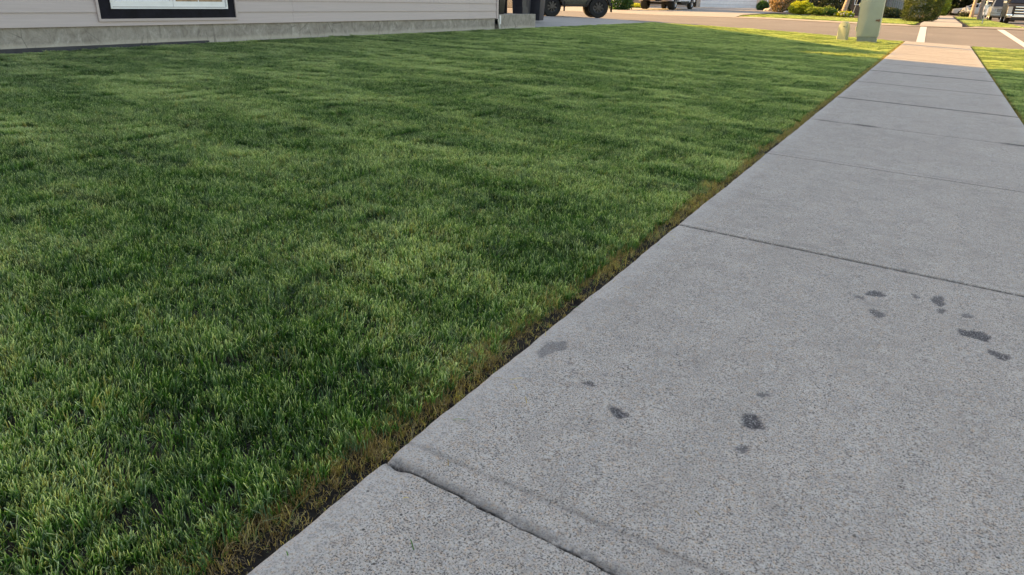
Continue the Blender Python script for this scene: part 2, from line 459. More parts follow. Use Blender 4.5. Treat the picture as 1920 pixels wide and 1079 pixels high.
# ================================================================ THE SETTING
def on_road(X, Y):
    cross = (Y > ynear(X)) & (Y < yfar(X))
    main = (X > 3.35)
    return cross | main
def zground(X, Y):
    z = zterr(X, Y) - .045
    sw = (X > -.935) & (X < .96) & (Y < 26.25)
    z = np.where(sw, -.055 - .033 * (X + .862), z)
    z = np.where((X > -.78) & (X < .78) & (Y < 26.4), -.22, z)
    z = np.where(on_road(X, Y), zterr(X, Y) - .14, z)
    dr = (X < -10.15) & (Y > 16) & (Y < ynear(X))
    z = np.where(dr, z - .06, z)
    rp = (Y > yfar(X)) & (Y < yfar(X) + 2) & ((X < -9.0) | ((X > -1.2) & (X < 1.2)))
    z = np.where(rp, z - .09, z)
    hs = (X < -10.45) & (Y < 18)
    z = np.where(hs, z - .1, z)
    return z
xs = np.concatenate([np.arange(-400, -40, 20), np.arange(-40, -12, 1.0), np.arange(-12, -1.3, .2), np.arange(-1.3, -.74, .02), np.arange(-.7, .75, .25),
                     np.arange(.76, 1.2, .03), np.arange(1.25, 4, .2), np.arange(4, 30, 2), np.arange(30, 400, 20)])
ys = np.concatenate([np.arange(-60, -4, 4), np.arange(-4, 60, .25), np.arange(60, 130, 2), np.arange(130, 500, 25)])
ground = grid_mesh('ground', xs, ys, zground, M['soil'])
tag(ground, kind='structure')

# sidewalk: slab with real tooled joints, edge and spalled pits
JOINTS = [-1.1, .945, 3.07, 5.06, 6.94, 8.92, 11.1, 13.29, 15.2, 17.1, 19.0, 21.0, 23.0]
SPALLS = []      # x, y, rx, ry, rot
def sidewalk():
    sp = [(-.795, 1.65, .022, .044), (-.62, 1.53, .012, .008), (-.72, 1.60, .009, .006), (-.50, 1.445, .019, .015), (-.20, 1.60, .024, .022), (-.195, 1.47, .013, .010),
          (-.205, 1.75, .013, .009), (.00, 2.735, .020, .028), (-.045, 2.66, .011, .014), (.02, 2.54, .017, .024), (.13, 2.80, .010, .014), (.205, 2.81, .019, .034), (.215, 2.71, .011, .018),
          (.295, 2.72, .012, .018), (.315, 2.555, .030, .034), (.375, 2.43, .020, .024), (.08, 3.08, .013, .016), (-.60, 1.60, .006, .005), (-.66, 1.485, .004, .004)]
    def xs_for(fine): return np.unique(np.round(np.concatenate([[-.862, -.857, -.850, -.842, -.827], np.arange(-.817, .86, fine), [.86, .875, .883, .89, .895]]), 5))
    def ys_for(a, b, fine, jy):
        y = [np.arange(a, b, fine), [b]]
        for j in jy: y.append(j + np.array([-.03, -.012, -.006, -.003, -.001, .001, .003, .006, .010, .015, .022, .03, .04, .052, .065, .095, .105, .11, .115, .125]))
        return np.unique(np.round(np.concatenate(y), 5))
    segs = [(xs_for(.006), ys_for(-1.5, 3.0, .007, [JOINTS[1]])), (xs_for(.02), ys_for(3.0, 8.0, .03, JOINTS[2:5])), (xs_for(.06), ys_for(8.0, 26.3, .12, JOINTS[5:]))]
    r2 = np.random.default_rng(3)
    ph = r2.uniform(0, 6.28, 12)
    def wig(x, amp):
        return amp * (np.sin(x * 9 + ph[0]) * .5 + np.sin(x * 23 + ph[1]) * .35 + np.sin(x * 61 + ph[2]) * .3 + np.sin(x * 140 + ph[3]) * .22 + np.sin(x * 310 + ph[4]) * .12)
    Vs, Fs, sm, di, spa, off = [], [], [], [], [], 0
    for xs_, ys_ in segs:
        X, Y = np.meshgrid(xs_, ys_)
        Z = -.033 * (X + .862)
        smooth = np.clip(1 - np.minimum(X + .86, .89 - X) / .10, 0, 1) ** .7
        dirt_shade = np.zeros_like(X)
        for k, j in enumerate(JOINTS):
            big = (k == 1)
            w = wig(X + k * 3.7, .0032 if big else .0012) - (.045 * (X + .3) if big else 0)
            d = Y - j - w
            if big:
                depth = np.where(np.abs(d) < .0022, .02, 0)
                bev = np.where((d > 0) & (d < .030), .0042 * np.clip(1.15 * (1 - d / .030), 0, 1), 0) + np.where((d < 0) & (d > -.004), .002 * (1 + d / .004), 0)
                groove = .0022 * np.exp(-((Y - j - .108 + .2 * wig(X, .005)) / .006) ** 2)
                Z = Z - depth - bev - groove
                smooth = np.maximum(smooth, np.where((d > 0) & (d < .03), .6, 0))
                dirt_shade = np.maximum(dirt_shade, np.where(np.abs(d) < .0035, 1, 0))
                dirt_shade = np.maximum(dirt_shade, np.where((d > 0) & (d < .034), .8 * (1 - d / .034), 0))  # slope shade of the bevel painted in, darkest at the crack
                dirt_shade = np.maximum(dirt_shade, .35 * np.exp(-((Y - j - .108) / .008) ** 2))
                chip = np.exp(-(((X + .83) / .03) ** 2 + (d / .012) ** 2))
                Z = Z - .012 * chip; dirt_shade = np.maximum(dirt_shade, np.clip(chip * 1.4, 0, .9))
            else:
                hw = .010 if k == 2 else (.007 if k < 5 else .006)
                g = np.exp(-(d / hw) ** 2)
                Z = Z - (.006 if k < 5 else .004) * g - .0015 * np.exp(-((d - .07) / .006) ** 2)
                amt = {2: .85, 3: .75, 4: .85, 5: .7, 7: .85, 12: .5}.get(k, .42)
                if k >= 5: g = np.where(np.abs(d) < .035, 1.0, 0)
                dirt_shade = np.maximum(dirt_shade, amt * np.clip(g * 1.3, 0, 1)); dirt_shade = np.maximum(dirt_shade, .22 * np.exp(-((d - .07) / .008) ** 2) * (k < 5))
                if k in (4, 7):      # debris caught in the joint
                    deb = np.clip(np.sin(X * 5 + k) + .6 * np.sin(X * 17 + k * 2) - .2, 0, 1)
                    Z = Z + .006 * deb * np.exp(-(d / .02) ** 2); dirt_shade = np.maximum(dirt_shade, deb * np.exp(-(d / .035) ** 2))
        spl = np.zeros_like(X)
        for i, (sx, sy, rx, ry) in enumerate(sp):
            m_ = (np.abs(X - sx) < rx * 1.35 * 2.2) & (np.abs(Y - sy) < ry * 1.35 * 2.2)
            if not m_.any(): continue
            dx = (X - sx) / (rx * 1.35); dy = (Y - sy) / (ry * 1.35)
            an = np.arctan2(dy, dx)
            rr = np.sqrt(dx ** 2 + dy ** 2) / (1 + .22 * np.sin(2 * an + i) + .14 * np.sin(3 * an + i * 2.1) + .08 * np.sin(7 * an + i))
            f = np.clip((1.08 - rr + .10 * np.sin(X * 900 + i) * np.sin(Y * 800)) / .20, 0, 1) * m_ * [.62, .85, .6, 1, 1, .8, .75, .95, .7, .85, .7, .9, .8, .75, 1, .95, .7, .6, .6][i]
            spl = np.maximum(spl, f)
        Z = Z - .0035 * spl + spl * r2.normal(0, .0009, X.shape)
        edge = np.minimum(X + .862, .895 - X)
        Z = Z - .007 * np.clip(1 - edge / .010, 0, 1) ** 2
        # rounded, slightly wandering edge
        Xw = X + np.where(X < -.82, wig(Y * .35, .0035), 0)
        nx, ny = len(xs_), len(ys_)
        Vv = np.stack([Xw, Y, Z], -1)
        # skirts
        Lk = Vv[:, :1].copy(); Lk[..., 2] = -.16; Rk = Vv[:, -1:].copy(); Rk[..., 2] = -.2
        Vv = np.concatenate([Lk, Vv, Rk], 1)
        pad = lambda A: np.concatenate([A[:, :1], A, A[:, -1:]], 1)
        sm.append(pad(smooth).ravel()); di.append(pad(dirt_shade).ravel()); spa.append(pad(spl).ravel())
        i = np.arange((nx + 2) * ny).reshape(ny, nx + 2) + off
        Fs.append(np.stack([i[:-1, :-1], i[:-1, 1:], i[1:, 1:], i[1:, :-1]], -1).reshape(-1, 4))
        Vs.append(Vv.reshape(-1, 3)); off += (nx + 2) * ny
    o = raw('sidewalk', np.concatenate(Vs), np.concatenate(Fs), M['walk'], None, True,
            {'smooth': ('FLOAT', np.concatenate(sm)), 'dirt_shade': ('FLOAT', np.concatenate(di)), 'spall': ('FLOAT', np.concatenate(spa))})
    tag(o, kind='structure')
sidewalk()

# roads
def ribbon(name, xs, y0f, y1f, dz, m, n=24, kind='structure', zfun=zterr, thick=0):
    T = np.linspace(0, 1, n)
    X = np.repeat(np.asarray(xs)[None, :], n, 0)
    Y = y0f(X) + (y1f(X) - y0f(X)) * T[:, None]
    Z = zfun(X, Y) + dz
    V = np.stack([X, Y, Z], -1).reshape(-1, 3); nx = len(xs)
    i = np.arange(nx * n).reshape(n, nx)
    F = np.stack([i[:-1, :-1], i[:-1, 1:], i[1:, 1:], i[1:, :-1]], -1).reshape(-1, 4)
    o = raw(name, V, F, m, None, True)
    if kind: tag(o, kind=kind)
    return o
def zroad(X, Y):
    yn, yf = ynear(X), yfar(X)
    a = znear(np.minimum(X, 3.0)) - .06; b = zfar(X) - .0
    return a + (b - a) * np.clip((Y - yn) / (yf - yn), 0, 1)
ribbon('road', np.concatenate([np.arange(-120, -20, 10), np.arange(-20, 3.4, .5), [3.4], np.arange(4, 60, 6)]), ynear, lambda X: yfar(X) - .5, .0, M['road'], 30, zfun=zroad)
# main street on the right: before and beyond the crossing
def main_street():
    ya = np.arange(-60, 26.3, 2.0); yb = np.concatenate([np.arange(36.7, 140, 2.5), np.arange(140, 420, 20)])
    for nm, yy in (('road', ya), ('road', yb)):
        X, Y = np.meshgrid(np.array([3.5, 6, 9, 12, 14.5]), yy)
        def zf(X, Y):
            return np.where(Y < 26.3, -.16, np.where(Y < 37, zroad(X * 0 + 3, Y), zterr(3.6, Y) + .02))
        o = grid_mesh(nm, np.array([3.5, 6, 9, 12, 14.5]), yy, zf, M['road']); tag(o, kind='structure')
main_street()
# second cross street far away, where the path ends
o = grid_mesh('road', np.array([-40, -20, -10, -3, 0, 3.4]), np.array([93., 98, 104, 110]), lambda X, Y: zterr(X, Y) + .03, M['road']); tag(o, kind='structure')

# gutter and kerb of the far side
def kerb_far():
    xs_ = np.concatenate([np.arange(-60, -20, 4), np.arange(-20, 3.3, .3)])
    yf = yfar(xs_); z0 = zfar(xs_)
    low = (xs_ < -9.2) | ((xs_ > -1.1) & (xs_ < 1.1))
    h = np.where(low, .02, .06)
    rows = [(-.5, .004), (-.06, -.012), (.0, None), (.14, None), (.16, -.1)]
    V = []
    for dy, dz in rows:
        z = z0 + (dz if dz is not None else 0)
        if dz is None: z = z0 + h
        V.append(np.stack([xs_, yf + dy, z], -1))
    V = np.stack(V, 0); n, nx = V.shape[:2]
    i = np.arange(n * nx).reshape(n, nx)
    F = np.stack([i[:-1, :-1], i[:-1, 1:], i[1:, 1:], i[1:, :-1]], -1).reshape(-1, 4)
    o = raw('kerb', V.reshape(-1, 3), F, M['kerb']); tag(o, kind='structure')
kerb_far()
# near kerb, mostly hidden behind the lawn
def kerb_near():
    xs_ = np.arange(-9.4, 3.5, .3); yn = ynear(xs_); z0 = znear(xs_)
    V = np.stack([np.stack([xs_, yn - .02, z0 - .015], -1), np.stack([xs_, yn + .12, z0 - .02], -1), np.stack([xs_, yn + .14, z0 - .08], -1), np.stack([xs_, yn + .6, z0 - .045], -1)], 0)
    n, nx = V.shape[:2]; i = np.arange(n * nx).reshape(n, nx)
    F = np.stack([i[:-1, :-1], i[:-1, 1:], i[1:, 1:], i[1:, :-1]], -1).reshape(-1, 4)
    o = raw('kerb', V.reshape(-1, 3), F, M['kerb']); tag(o, kind='structure')
kerb_near()
# far footpath
o = grid_mesh('path', np.array([-.82, 0, .80]), np.concatenate([np.arange(37.32, 40, .3), np.arange(40, 93, 1.5), [93.]]), lambda X, Y: zfar(X) + .022 + (zterr(X, Y) + .03 - zfar(X) - .022) * np.clip((Y - yfar(X) - .1) / 1.4, 0, 1), M['farwalk']); tag(o, kind='structure')
# driveways
def zramp(X, Y): return zfar(X) + .022 + (zterr(X, Y) + .035 - zfar(X) - .022) * np.clip((Y - yfar(X) - .1) / 1.4, 0, 1)
def zdrive(X, Y): return np.interp(Y, [14, 24, 30.5, 33], [.36, .33, .24, .20]) + np.interp(X, [-17, -11], [.05, 0])
ribbon('driveway', np.concatenate([[-17.2], np.arange(-17, -10.2, .4), [-10.12]]), lambda X: X * 0 + 19.125, lambda X: ynear(X) + .02, .0, M['drive'], 14, zfun=lambda X, Y: zterr(X, Y) + np.interp(X, [-11.5, -10.2], [.02, -.03]))
ribbon('driveway', np.arange(-24, -9.0, .5), lambda X: yfar(X) + .12, lambda X: X * 0 + 62.5, .0, M['drive'], 40, zfun=lambda X, Y: zramp(X, Y))

# crosswalk lines painted on the road
def stripe(p0, p1, w0, w1):
    n = 14; V = []
    for k in range(n):
        t = k / (n - 1)
        x = p0[0] + (p1[0] - p0[0]) * t; y = p0[1] + (p1[1] - p0[1]) * t; w = w0 + (w1 - w0) * t
        for s in (-.5, .5):
            V.append((x + s * w, y, float(zroad(np.array(x + s * w), np.array(y))) + .006))
    F = [(2 * k, 2 * k + 1, 2 * k + 3, 2 * k + 2) for k in range(n - 1)]
    o = raw('crosswalk_line', V, F, M['paint']); return tag(o, kind='structure')
stripe((-.46, 26.7), (-.64, 36.6), .24, .24)
stripe((2.50, 27.3), (2.15, 36.6), .21, .24)

# ================================================================ GRASS (stuff)
hid = bpy.data.collections.new('grass_patches')       # sources only: not linked into the scene
def patch(size, n, hlo, hhi, w, brown=0., lean=.35, seed=0, bank=None, sx=None):
    r = np.random.default_rng(seed)
    sx = sx or size
    # tillers grow in little clumps
    nc = max(1, n // 6)
    cx = r.uniform(-sx / 2, sx / 2, nc); cy = r.uniform(-size / 2, size / 2, nc)
    k = r.integers(0, nc, n)
    x = cx[k] + r.normal(0, .006, n); y = cy[k] + r.normal(0, .006, n)
    crnd = r.uniform(0, 1, nc)[k]
    q1, q2 = r.uniform(0, 6.28, 2)
    tuft = np.sin(x * 71 + q1 + 2 * np.sin(y * 33)) * np.sin(y * 64 + q2 + 2 * np.sin(x * 29))
    h = r.uniform(hlo, hhi, n) * r.choice([1, 1, 1, .7, 1.12], n) * (1 + .17 * tuft)
    az = r.uniform(0, 2 * math.pi, nc)[k] + r.normal(0, .9, n)
    ln = np.abs(r.normal(0, lean, n)) + .05
    face = r.uniform(0, 2 * math.pi, n)
    ww = w * r.uniform(.7, 1.25, n)
    rn = np.clip(.6 * r.uniform(0, 1, n) + .4 * crnd + .16 * tuft, 0, 1)
    hue = r.uniform(0, 1, nc)[k]
    ts = np.array([0, .5, 1.0]); cur = ts ** 1.7; wd = np.array([.9, 1.0, .5])
    V = np.zeros((n, 6, 3)); C = np.zeros((n, 6, 4))
    dx, dy = np.cos(az), np.sin(az); fx, fy = np.cos(face), np.sin(face)
    z0 = np.zeros(n) if bank is None else bank(x)
    for i in range(3):
        zc = h * ts[i] * np.cos(ln * ts[i] * .8); off = h * np.sin(ln) * cur[i]
        for s in (0, 1):
            sg = (s - .5) * ww * wd[i]
            V[:, 2 * i + s, 0] = x + dx * off + fx * sg; V[:, 2 * i + s, 1] = y + dy * off + fy * sg
            V[:, 2 * i + s, 2] = z0 + zc + (sg * .4 if i == 2 else 0)
            C[:, 2 * i + s, 0] = ts[i]; C[:, 2 * i + s, 1] = rn; C[:, 2 * i + s, 3] = hue
            C[:, 2 * i + s, 2] = np.clip((brown(x) if callable(brown) else brown) + r.normal(0, .05, n), 0, 1)
    b = (np.arange(n) * 6)[:, None]
    F = np.concatenate([b + np.array([0, 1, 3, 2]), b + np.array([2, 3, 5, 4])], 0)
    me = raw(None, V.reshape(-1, 3), F, None, None, False, {'g': ('FLOAT_COLOR', C.reshape(-1, 4))})
    me.materials.append(M['grass'])
    o = bpy.data.objects.new('grass_patch', me); return o
def make_coll(name, objs):
    c = bpy.data.collections.new(name)
    for i, o in enumerate(objs): o.name = '%s_%02d' % (name, i); c.objects.link(o)
    return c
NV = 9
C_lawn = make_coll('turf', [patch(.31, 3700, .020, .043, .0025, 0, .45, seed=i) for i in range(NV)])
def bankz(x): return np.interp(x, [-.06, .02, .055], [.0, -.006, -.026])
def edge_brown(x): return np.interp(x, [-.055, -.01, .03], [.25, .85, 1.0])
C_edge = make_coll('edge', [patch(.31, 2400, .008, .025, .0017, edge_brown, .9, seed=40 + i, bank=bankz, sx=.105) for i in range(NV)])
C_stray = make_coll('stray', [patch(.31, 16, .03, .07, .0016, .55, 1.15, seed=80 + i, sx=.07) for i in range(NV)])
C_thatch = make_coll('thatch', [patch(.31, 330, .004, .020, .0015, .8, 1.35, seed=120 + i, sx=.07) for i in range(NV)])
def instancer(name, pts, rots, scales, coll, parent=None):
    n = len(pts)
    me = bpy.data.meshes.new(name)
    me.vertices.add(n); me.vertices.foreach_set('co', np.asarray(pts, np.float32).ravel())
    for an, ty, arr, key in (('rot', 'FLOAT_VECTOR', rots, 'vector'), ('scl', 'FLOAT_VECTOR', scales, 'vector')):
        a = me.attributes.new(an, ty, 'POINT'); a.data.foreach_set(key, np.asarray(arr, np.float32).ravel())
    a = me.attributes.new('pick', 'INT', 'POINT'); a.data.foreach_set('value', rng.integers(0, NV, n).astype(np.int32))
    o = link(name, me, M['grass'], parent)
    ng = bpy.data.node_groups.new('scatter', 'GeometryNodeTree')
    ng.interface.new_socket('Geometry', in_out='INPUT', socket_type='NodeSocketGeometry')
    ng.interface.new_socket('Geometry', in_out='OUTPUT', socket_type='NodeSocketGeometry')
    nn = ng.nodes; lk = ng.links
    gi = nn.new('NodeGroupInput'); go = nn.new('NodeGroupOutput')
    mp = nn.new('GeometryNodeMeshToPoints'); ip = nn.new('GeometryNodeInstanceOnPoints')
    ci = nn.new('GeometryNodeCollectionInfo'); ci.inputs['Collection'].default_value = coll
    ci.inputs['Separate Children'].default_value = True; ci.inputs['Reset Children'].default_value = True
    ip.inputs['Pick Instance'].default_value = True
    def na(nm, ty):
        a = nn.new('GeometryNodeInputNamedAttribute'); a.data_type = ty; a.inputs['Name'].default_value = nm; return a.outputs['Attribute']
    lk.new(gi.outputs[0], mp.inputs['Mesh']); lk.new(mp.outputs[0], ip.inputs['Points'])
    lk.new(ci.outputs[0], ip.inputs['Instance']); lk.new(na('pick', 'INT'), ip.inputs['Instance Index'])
    lk.new(na('rot', 'FLOAT_VECTOR'), ip.inputs['Rotation']); lk.new(na('scl', 'FLOAT_VECTOR'), ip.inputs['Scale'])
    lk.new(ip.outputs[0], go.inputs[0])
    md = o.modifiers.new('scatter', 'NODES'); md.node_group = ng
    return o
def vnoise(x, y, s, seed=0):
    r = np.random.default_rng(seed); out = 0
    for k in range(5):
        a = r.uniform(0, 6.28); f = s * r.uniform(.6, 1.6); p = r.uniform(0, 6.28)
        out = out + np.sin((x * math.cos(a) + y * math.sin(a)) * f + p)
    return out / 5
def lawn(name, X, Y, hs=1.0, seed=1, big=1.0):
    r = np.random.default_rng(seed)
    X = X + r.uniform(-.012, .012, X.shape); Y = Y + r.uniform(-.02, .02, X.shape)
    Z = zterr(X, Y) - .045
    rz = r.integers(0, 4, len(X)) * math.pi / 2 + r.uniform(-.08, .08, len(X))
    # patches of turf lean together, as mown and trodden grass does
    lx = .22 * vnoise(X, Y, 3.2, 5) + .12 * r.normal(0, 1, len(X)) ; ly = .22 * vnoise(X, Y, 3.6, 6) + .12 * r.normal(0, 1, len(X))
    rots = np.stack([lx * .35, ly * .35, rz], -1)
    hz = hs * (1 + .16 * vnoise(X, Y, 5, 2) + .10 * vnoise(X, Y, 14, 3) + r.uniform(-.08, .08, len(X)))
    sc = np.stack([np.full(len(X), big), np.full(len(X), big), hz], -1)
    return tag(instancer(name, np.stack([X, Y, Z], -1), rots, sc, C_lawn), kind='stuff')
def lattice(x0, x1, y0, y1, p):
    gx = np.arange(x1, x0, -p); gy = np.arange(y0, y1, p)
    X, Y = np.meshgrid(gx, gy); return X.ravel(), Y.ravel()
X, Y = lattice(-10.15, -1.10, .1, 32, .275)
k = (Y < ynear(X) - .12) & (Y > .38 * np.abs(X + .9) - .9)
X, Y = X[k], Y[k]
g1 = lawn('lawn', X, Y); g1['label'] = 'short green lawn between the house foundation and the sidewalk'; g1['category'] = 'lawn'
X, Y = lattice(1.075, 3.3, 4.0, 26.2, .275)
k = X < 3.3
g2 = lawn('lawn', X + .0, Y, 1.0, 2); g2['label'] = 'narrow green boulevard strip right of the sidewalk'; g2['category'] = 'lawn'
X2, Y2 = [], []
for (x0, x1, y1) in ((-9.4, -1.25, 57), (1.0, 3.1, 92)):
    a, b = lattice(x0, x1, 36, y1, .36); kk = b > yfar(a) + .28
    X2.append(a[kk]); Y2.append(b[kk])
X2, Y2 = np.concatenate(X2), np.concatenate(Y2)
g3 = lawn('lawn', X2, Y2, 1.2, 3, 1.25); g3['label'] = 'sunlit grass strips on the far side of the street'; g3['category'] = 'lawn'
# brown dried edge beside the sidewalk and stray blades
def edge(name, xc, y0, y1, flip, label, coll, sc=1.0, p=.27):
    Yv = np.arange(y0, y1, p); Xv = np.full(len(Yv), xc) + (-1 if flip else 1) * (-.008 if name == 'thatch' else .004) * np.clip((Yv - 2) / 4, 0, 1)
    wob = .010 * np.sin(Yv * 2.1) + .007 * np.sin(Yv * 5.3 + 1)
    Z = np.full(len(Yv), -.028 if not flip else -.095)
    rot = np.stack([np.zeros(len(Yv)), np.zeros(len(Yv)), np.full(len(Yv), math.pi if flip else 0) + rng.uniform(-.04, .04, len(Yv))], -1)
    s = np.stack([rng.uniform(.9, 1.1, len(Yv)), np.ones(len(Yv)), rng.uniform(.8, 1.2, len(Yv)) * sc], -1)
    o = instancer(name, np.stack([Xv + wob, Yv, Z], -1), rot, s, coll)
    tag(o, label, 'grass', kind='stuff')
edge('dead_grass_edge', -.980, -.2, 26.1, False, 'brown dried grass edge along the left side of the sidewalk', C_edge)
edge('dead_grass_edge', .965, 4.0, 26.1, True, 'brown dried grass edge along the right side of the sidewalk', C_edge)
edge('thatch', -.905, -.2, 26.1, False, 'matted bits of thatch lying in the dark soil gap beside the sidewalk', C_thatch)
edge('stray_grass', -.92, -.2, 26.1, False, 'stray dry blades hanging over the dark soil gap', C_stray)

def clippings():
    r = np.random.default_rng(12); V, F, C = [], [], []
    for i in range(70):
        y = r.uniform(.3, 9); x = -.862 + abs(r.normal(0, .10)) if i < 60 else r.uniform(-.8, .8)
        a = r.uniform(0, 3.14); l = r.uniform(.005, .018); w = .0011; z = -.033 * (x + .862) + .0025
        dx, dy = math.cos(a) * l, math.sin(a) * l; nx, ny = -math.sin(a) * w, math.cos(a) * w
        b = len(V); V += [(x - dx - nx, y - dy - ny, z), (x - dx + nx, y - dy + ny, z), (x + nx, y + ny, z + .003), (x - nx, y - ny, z + .003), (x + dx + nx, y + dy + ny, z + .001), (x + dx - nx, y + dy - ny, z + .001)]
        F += [(b, b + 3, b + 2, b + 1), (b + 3, b + 5, b + 4, b + 2)]
        q = r.uniform(0, 1); C += [(.5, q, r.choice([0, .8]), .5)] * 6
    o = raw('grass_clippings', V, F, M['grass'], None, False, {'g': ('FLOAT_COLOR', np.array(C))})
    tag(o, 'loose grass clippings and bits of straw lying on the sidewalk slab', 'clippings', kind='stuff')
clippings()

# ================================================================ THE HOUSE ON THE LEFT
HX = -10.3
def house():
    h = thing('house', (HX, 10, .2), 0, 'house with pinkish grey horizontal siding, parged foundation and dark framed window beside the lawn', 'house')
    def P(m): return m
    ox, oy, oz = HX, 10, .2
    def fin(mb, name, m, parent=h, smooth=False):
        o = mb.build(name, m, None, smooth)
        o.data.transform(Matrix.Translation((-ox, -oy, -oz)))
        o.parent = parent; return o
    y0, y1 = -6.0, 16.95
    # foundation (set back 25 mm from the siding)
    fin(MB().box(-17, HX - .03, y0 + .03, y1 - .03, -.3, .452), 'foundation', M['parge'])
    # wall core
    fin(MB().box(-17, HX - .045, y0 + .04, y1 - .04, .452, 3.15), 'wall', M['siding'])
    # lap siding courses, real boards; gap at the window
    wy0, wy1, wz0, wz1 = 6.14, 8.54, .508, 1.62
    EXP = .182
    b = MB(); zb = .447; k = 0
    seams = {0: [9.79, 15.67], 1: [9.80, 15.67], 2: [14.15], 3: [5.2, 11.9], 4: [10.6], 5: [3.2, 13.0]}
    while zb < 3.1:
        za, zz = zb, min(zb + EXP + .014, 3.14)
        cuts = sorted([y0, y1] + seams.get(k % 6, []))
        segs_ = []
        for a, c in zip(cuts, cuts[1:]):
            segs_.append((a + .0015, c - .0015))
        out = []
        for a, c in segs_:
            if zz > wz0 - .002 and za < wz1:      # window opening
                if za < wz0 - .005 and zz <= wz0 + .0: out.append((a, c)); continue
                if c <= wy0 or a >= wy1: out.append((a, c)); continue
                if a < wy0: out.append((a, wy0))
                if c > wy1: out.append((wy1, c))
                if za < wz0 - .03: out.append((max(a, wy0), min(c, wy1), wz0))
            else: out.append((a, c))
        for s in out:
            a, c = s[0], s[1]; top = s[2] if len(s) > 2 else zz
            xb, xt = HX + .004, HX - .016
            xt = xb + (xt - xb) * (top - za) / (zz - za)
            for q in (((xb, a, za), (xb, c, za), (xt, c, top), (xt, a, top)),):
                n = len(b.bm.verts)
                f_ = [b.bm.verts.new(p) for p in q]; bk = [b.bm.verts.new((HX - .04, p[1], p[2])) for p in q]
                b.bm.faces.new(f_); b.bm.faces.new(bk[::-1])
                for i in range(4):
                    j = (i + 1) % 4; b.bm.faces.new((f_[i], bk[i], bk[j], f_[j]))
        zb += EXP; k += 1
    fin(b, 'siding', M['siding'])
    # corner post
    fin(MB().box(HX - .09, HX + .014, y1, y1 + .09, .43, 3.1), 'corner_trim', M['siding'])
    # window
    w = fin(MB().box(HX - .03, HX + .024, wy0 - .0, wy1, wz0, wz0 + .035).box(HX - .03, HX + .024, wy0, wy0 + .035, wz0 + .035, wz1).box(HX - .03, HX + .024, wy1 - .035, wy1, wz0 + .035, wz1).box(HX - .03, HX + .024, wy0 + .035, wy1 - .035, wz1 - .035, wz1), 'window', M['siding'])
    a0, a1, z0_, z1_ = wy0 + .036, wy1 - .036, wz0 + .036, wz1 - .036
    g0, g1_, gz = 6.355, 8.36, .676
    fin(MB().box(HX - .03, HX + .004, a0, a1, z0_, gz).box(HX - .03, HX + .004, a0, g0, gz, z1_).box(HX - .03, HX + .004, g1_, a1, gz, z1_).box(HX - .03, HX + .004, g0, g1_, z1_ - .1, z1_), 'window_surround', M['trimpanel'], w)
    gt = z1_ - .101
    ym = 7.345
    f = MB().box(HX - .05, HX + .018, g0 + .001, g1_ - .001, gz + .001, gz + .022)
    f.box(HX - .05, HX + .018, g0 + .001, g0 + .022, gz + .022, gt).box(HX - .05, HX + .018, g1_ - .022, g1_ - .001, gz + .022, gt).box(HX - .05, HX + .018, g0 + .022, g1_ - .022, gt - .022, gt)
    fin(f, 'window_frame', M['vinylwhite'], w)
    fin(MB().box(HX - .052, HX - .034, g0 + .02, g1_ - .02, gz + .02, gt - .02), 'gap_backing', M['black'], w)  # black sheet added behind the sash gaps so they read as dark lines
    def sash(ya, yb, xo, th):
        ya += .007; yb -= .007
        q = MB().box(HX - .05, HX + xo, ya, yb, gz + .0285, gz + .0225 + th).box(HX - .05, HX + xo, ya, ya + .045, gz + .0225 + th, gt - .0225).box(HX - .05, HX + xo, yb - .045, yb, gz + .0225 + th, gt - .0225).box(HX - .05, HX + xo, ya + .045, yb - .045, gt - .06, gt - .0225)
        return fin(q, 'sash', M['vinylwhite'], w)
    sash(g0 + .0225, ym + .02, .008, .085)
    sash(ym + .0205, g1_ - .0225, -.004, .085)
    fin(MB().box(HX - .03, HX - .024, g0 + .068, ym - .026, gz + .108, gt - .061), 'pane', M['whitecloth'], w)
    fin(MB().box(HX - .03, HX - .024, ym + .066, g1_ - .068, gz + .108, gt - .061), 'pane', M['curtain'], w)
    fin(MB().box(HX - .0238, HX - .018, 7.83, 7.842, gz + .108, gt - .061), 'muntin', M['vinylwhite'], w)
    # gable roof, ridge along the street side, with fascia and soffit thickness
    rx0, rx1, ry0, ry1 = -17.5, HX + .5, y0 - .3, y1 + .06
    cxm = (rx0 + rx1) / 2
    wl = MB()
    A = [wl.bm.verts.new((x, y1 - .04, z)) for x, z in ((-17, 3.15), (HX - .05, 3.15), (cxm, 6.25))]
    B = [wl.bm.verts.new((x, y0 + .04, z)) for x, z in ((-17, 3.15), (HX - .05, 3.15), (cxm, 6.25))]
    wl.bm.faces.new(A); wl.bm.faces.new(B[::-1])
    for i in range(3):
        j = (i + 1) % 3; wl.bm.faces.new((A[j], A[i], B[i], B[j]))
    fin(wl, 'gable_wall', M['siding'])
    rp = [(rx1, 3.12), (rx1, 3.30), (cxm, 6.62), (rx0, 3.30), (rx0, 3.12), (cxm, 6.42)]
    rf = MB(); A = [rf.bm.verts.new((x, ry0, z)) for x, z in rp]; B = [rf.bm.verts.new((x, ry1, z)) for x, z in rp]
    for i in range(6):
        j = (i + 1) % 6; rf.bm.faces.new((A[j], A[i], B[i], B[j]))
    for S, rev in ((A, 0), (B, 1)):
        for q_ in ((0, 1, 2, 5), (5, 2, 3, 4)):
            f_ = [S[i] for i in q_]; rf.bm.faces.new(f_[::-1] if rev else f_)
    fin(rf, 'roof', M['shingle'])
    # raised porch slab beside the corner
    fin(MB().box(-12.6, HX + .02, 17.06, 19.12, -.1, .545, .006), 'porch_slab', M['parge'])
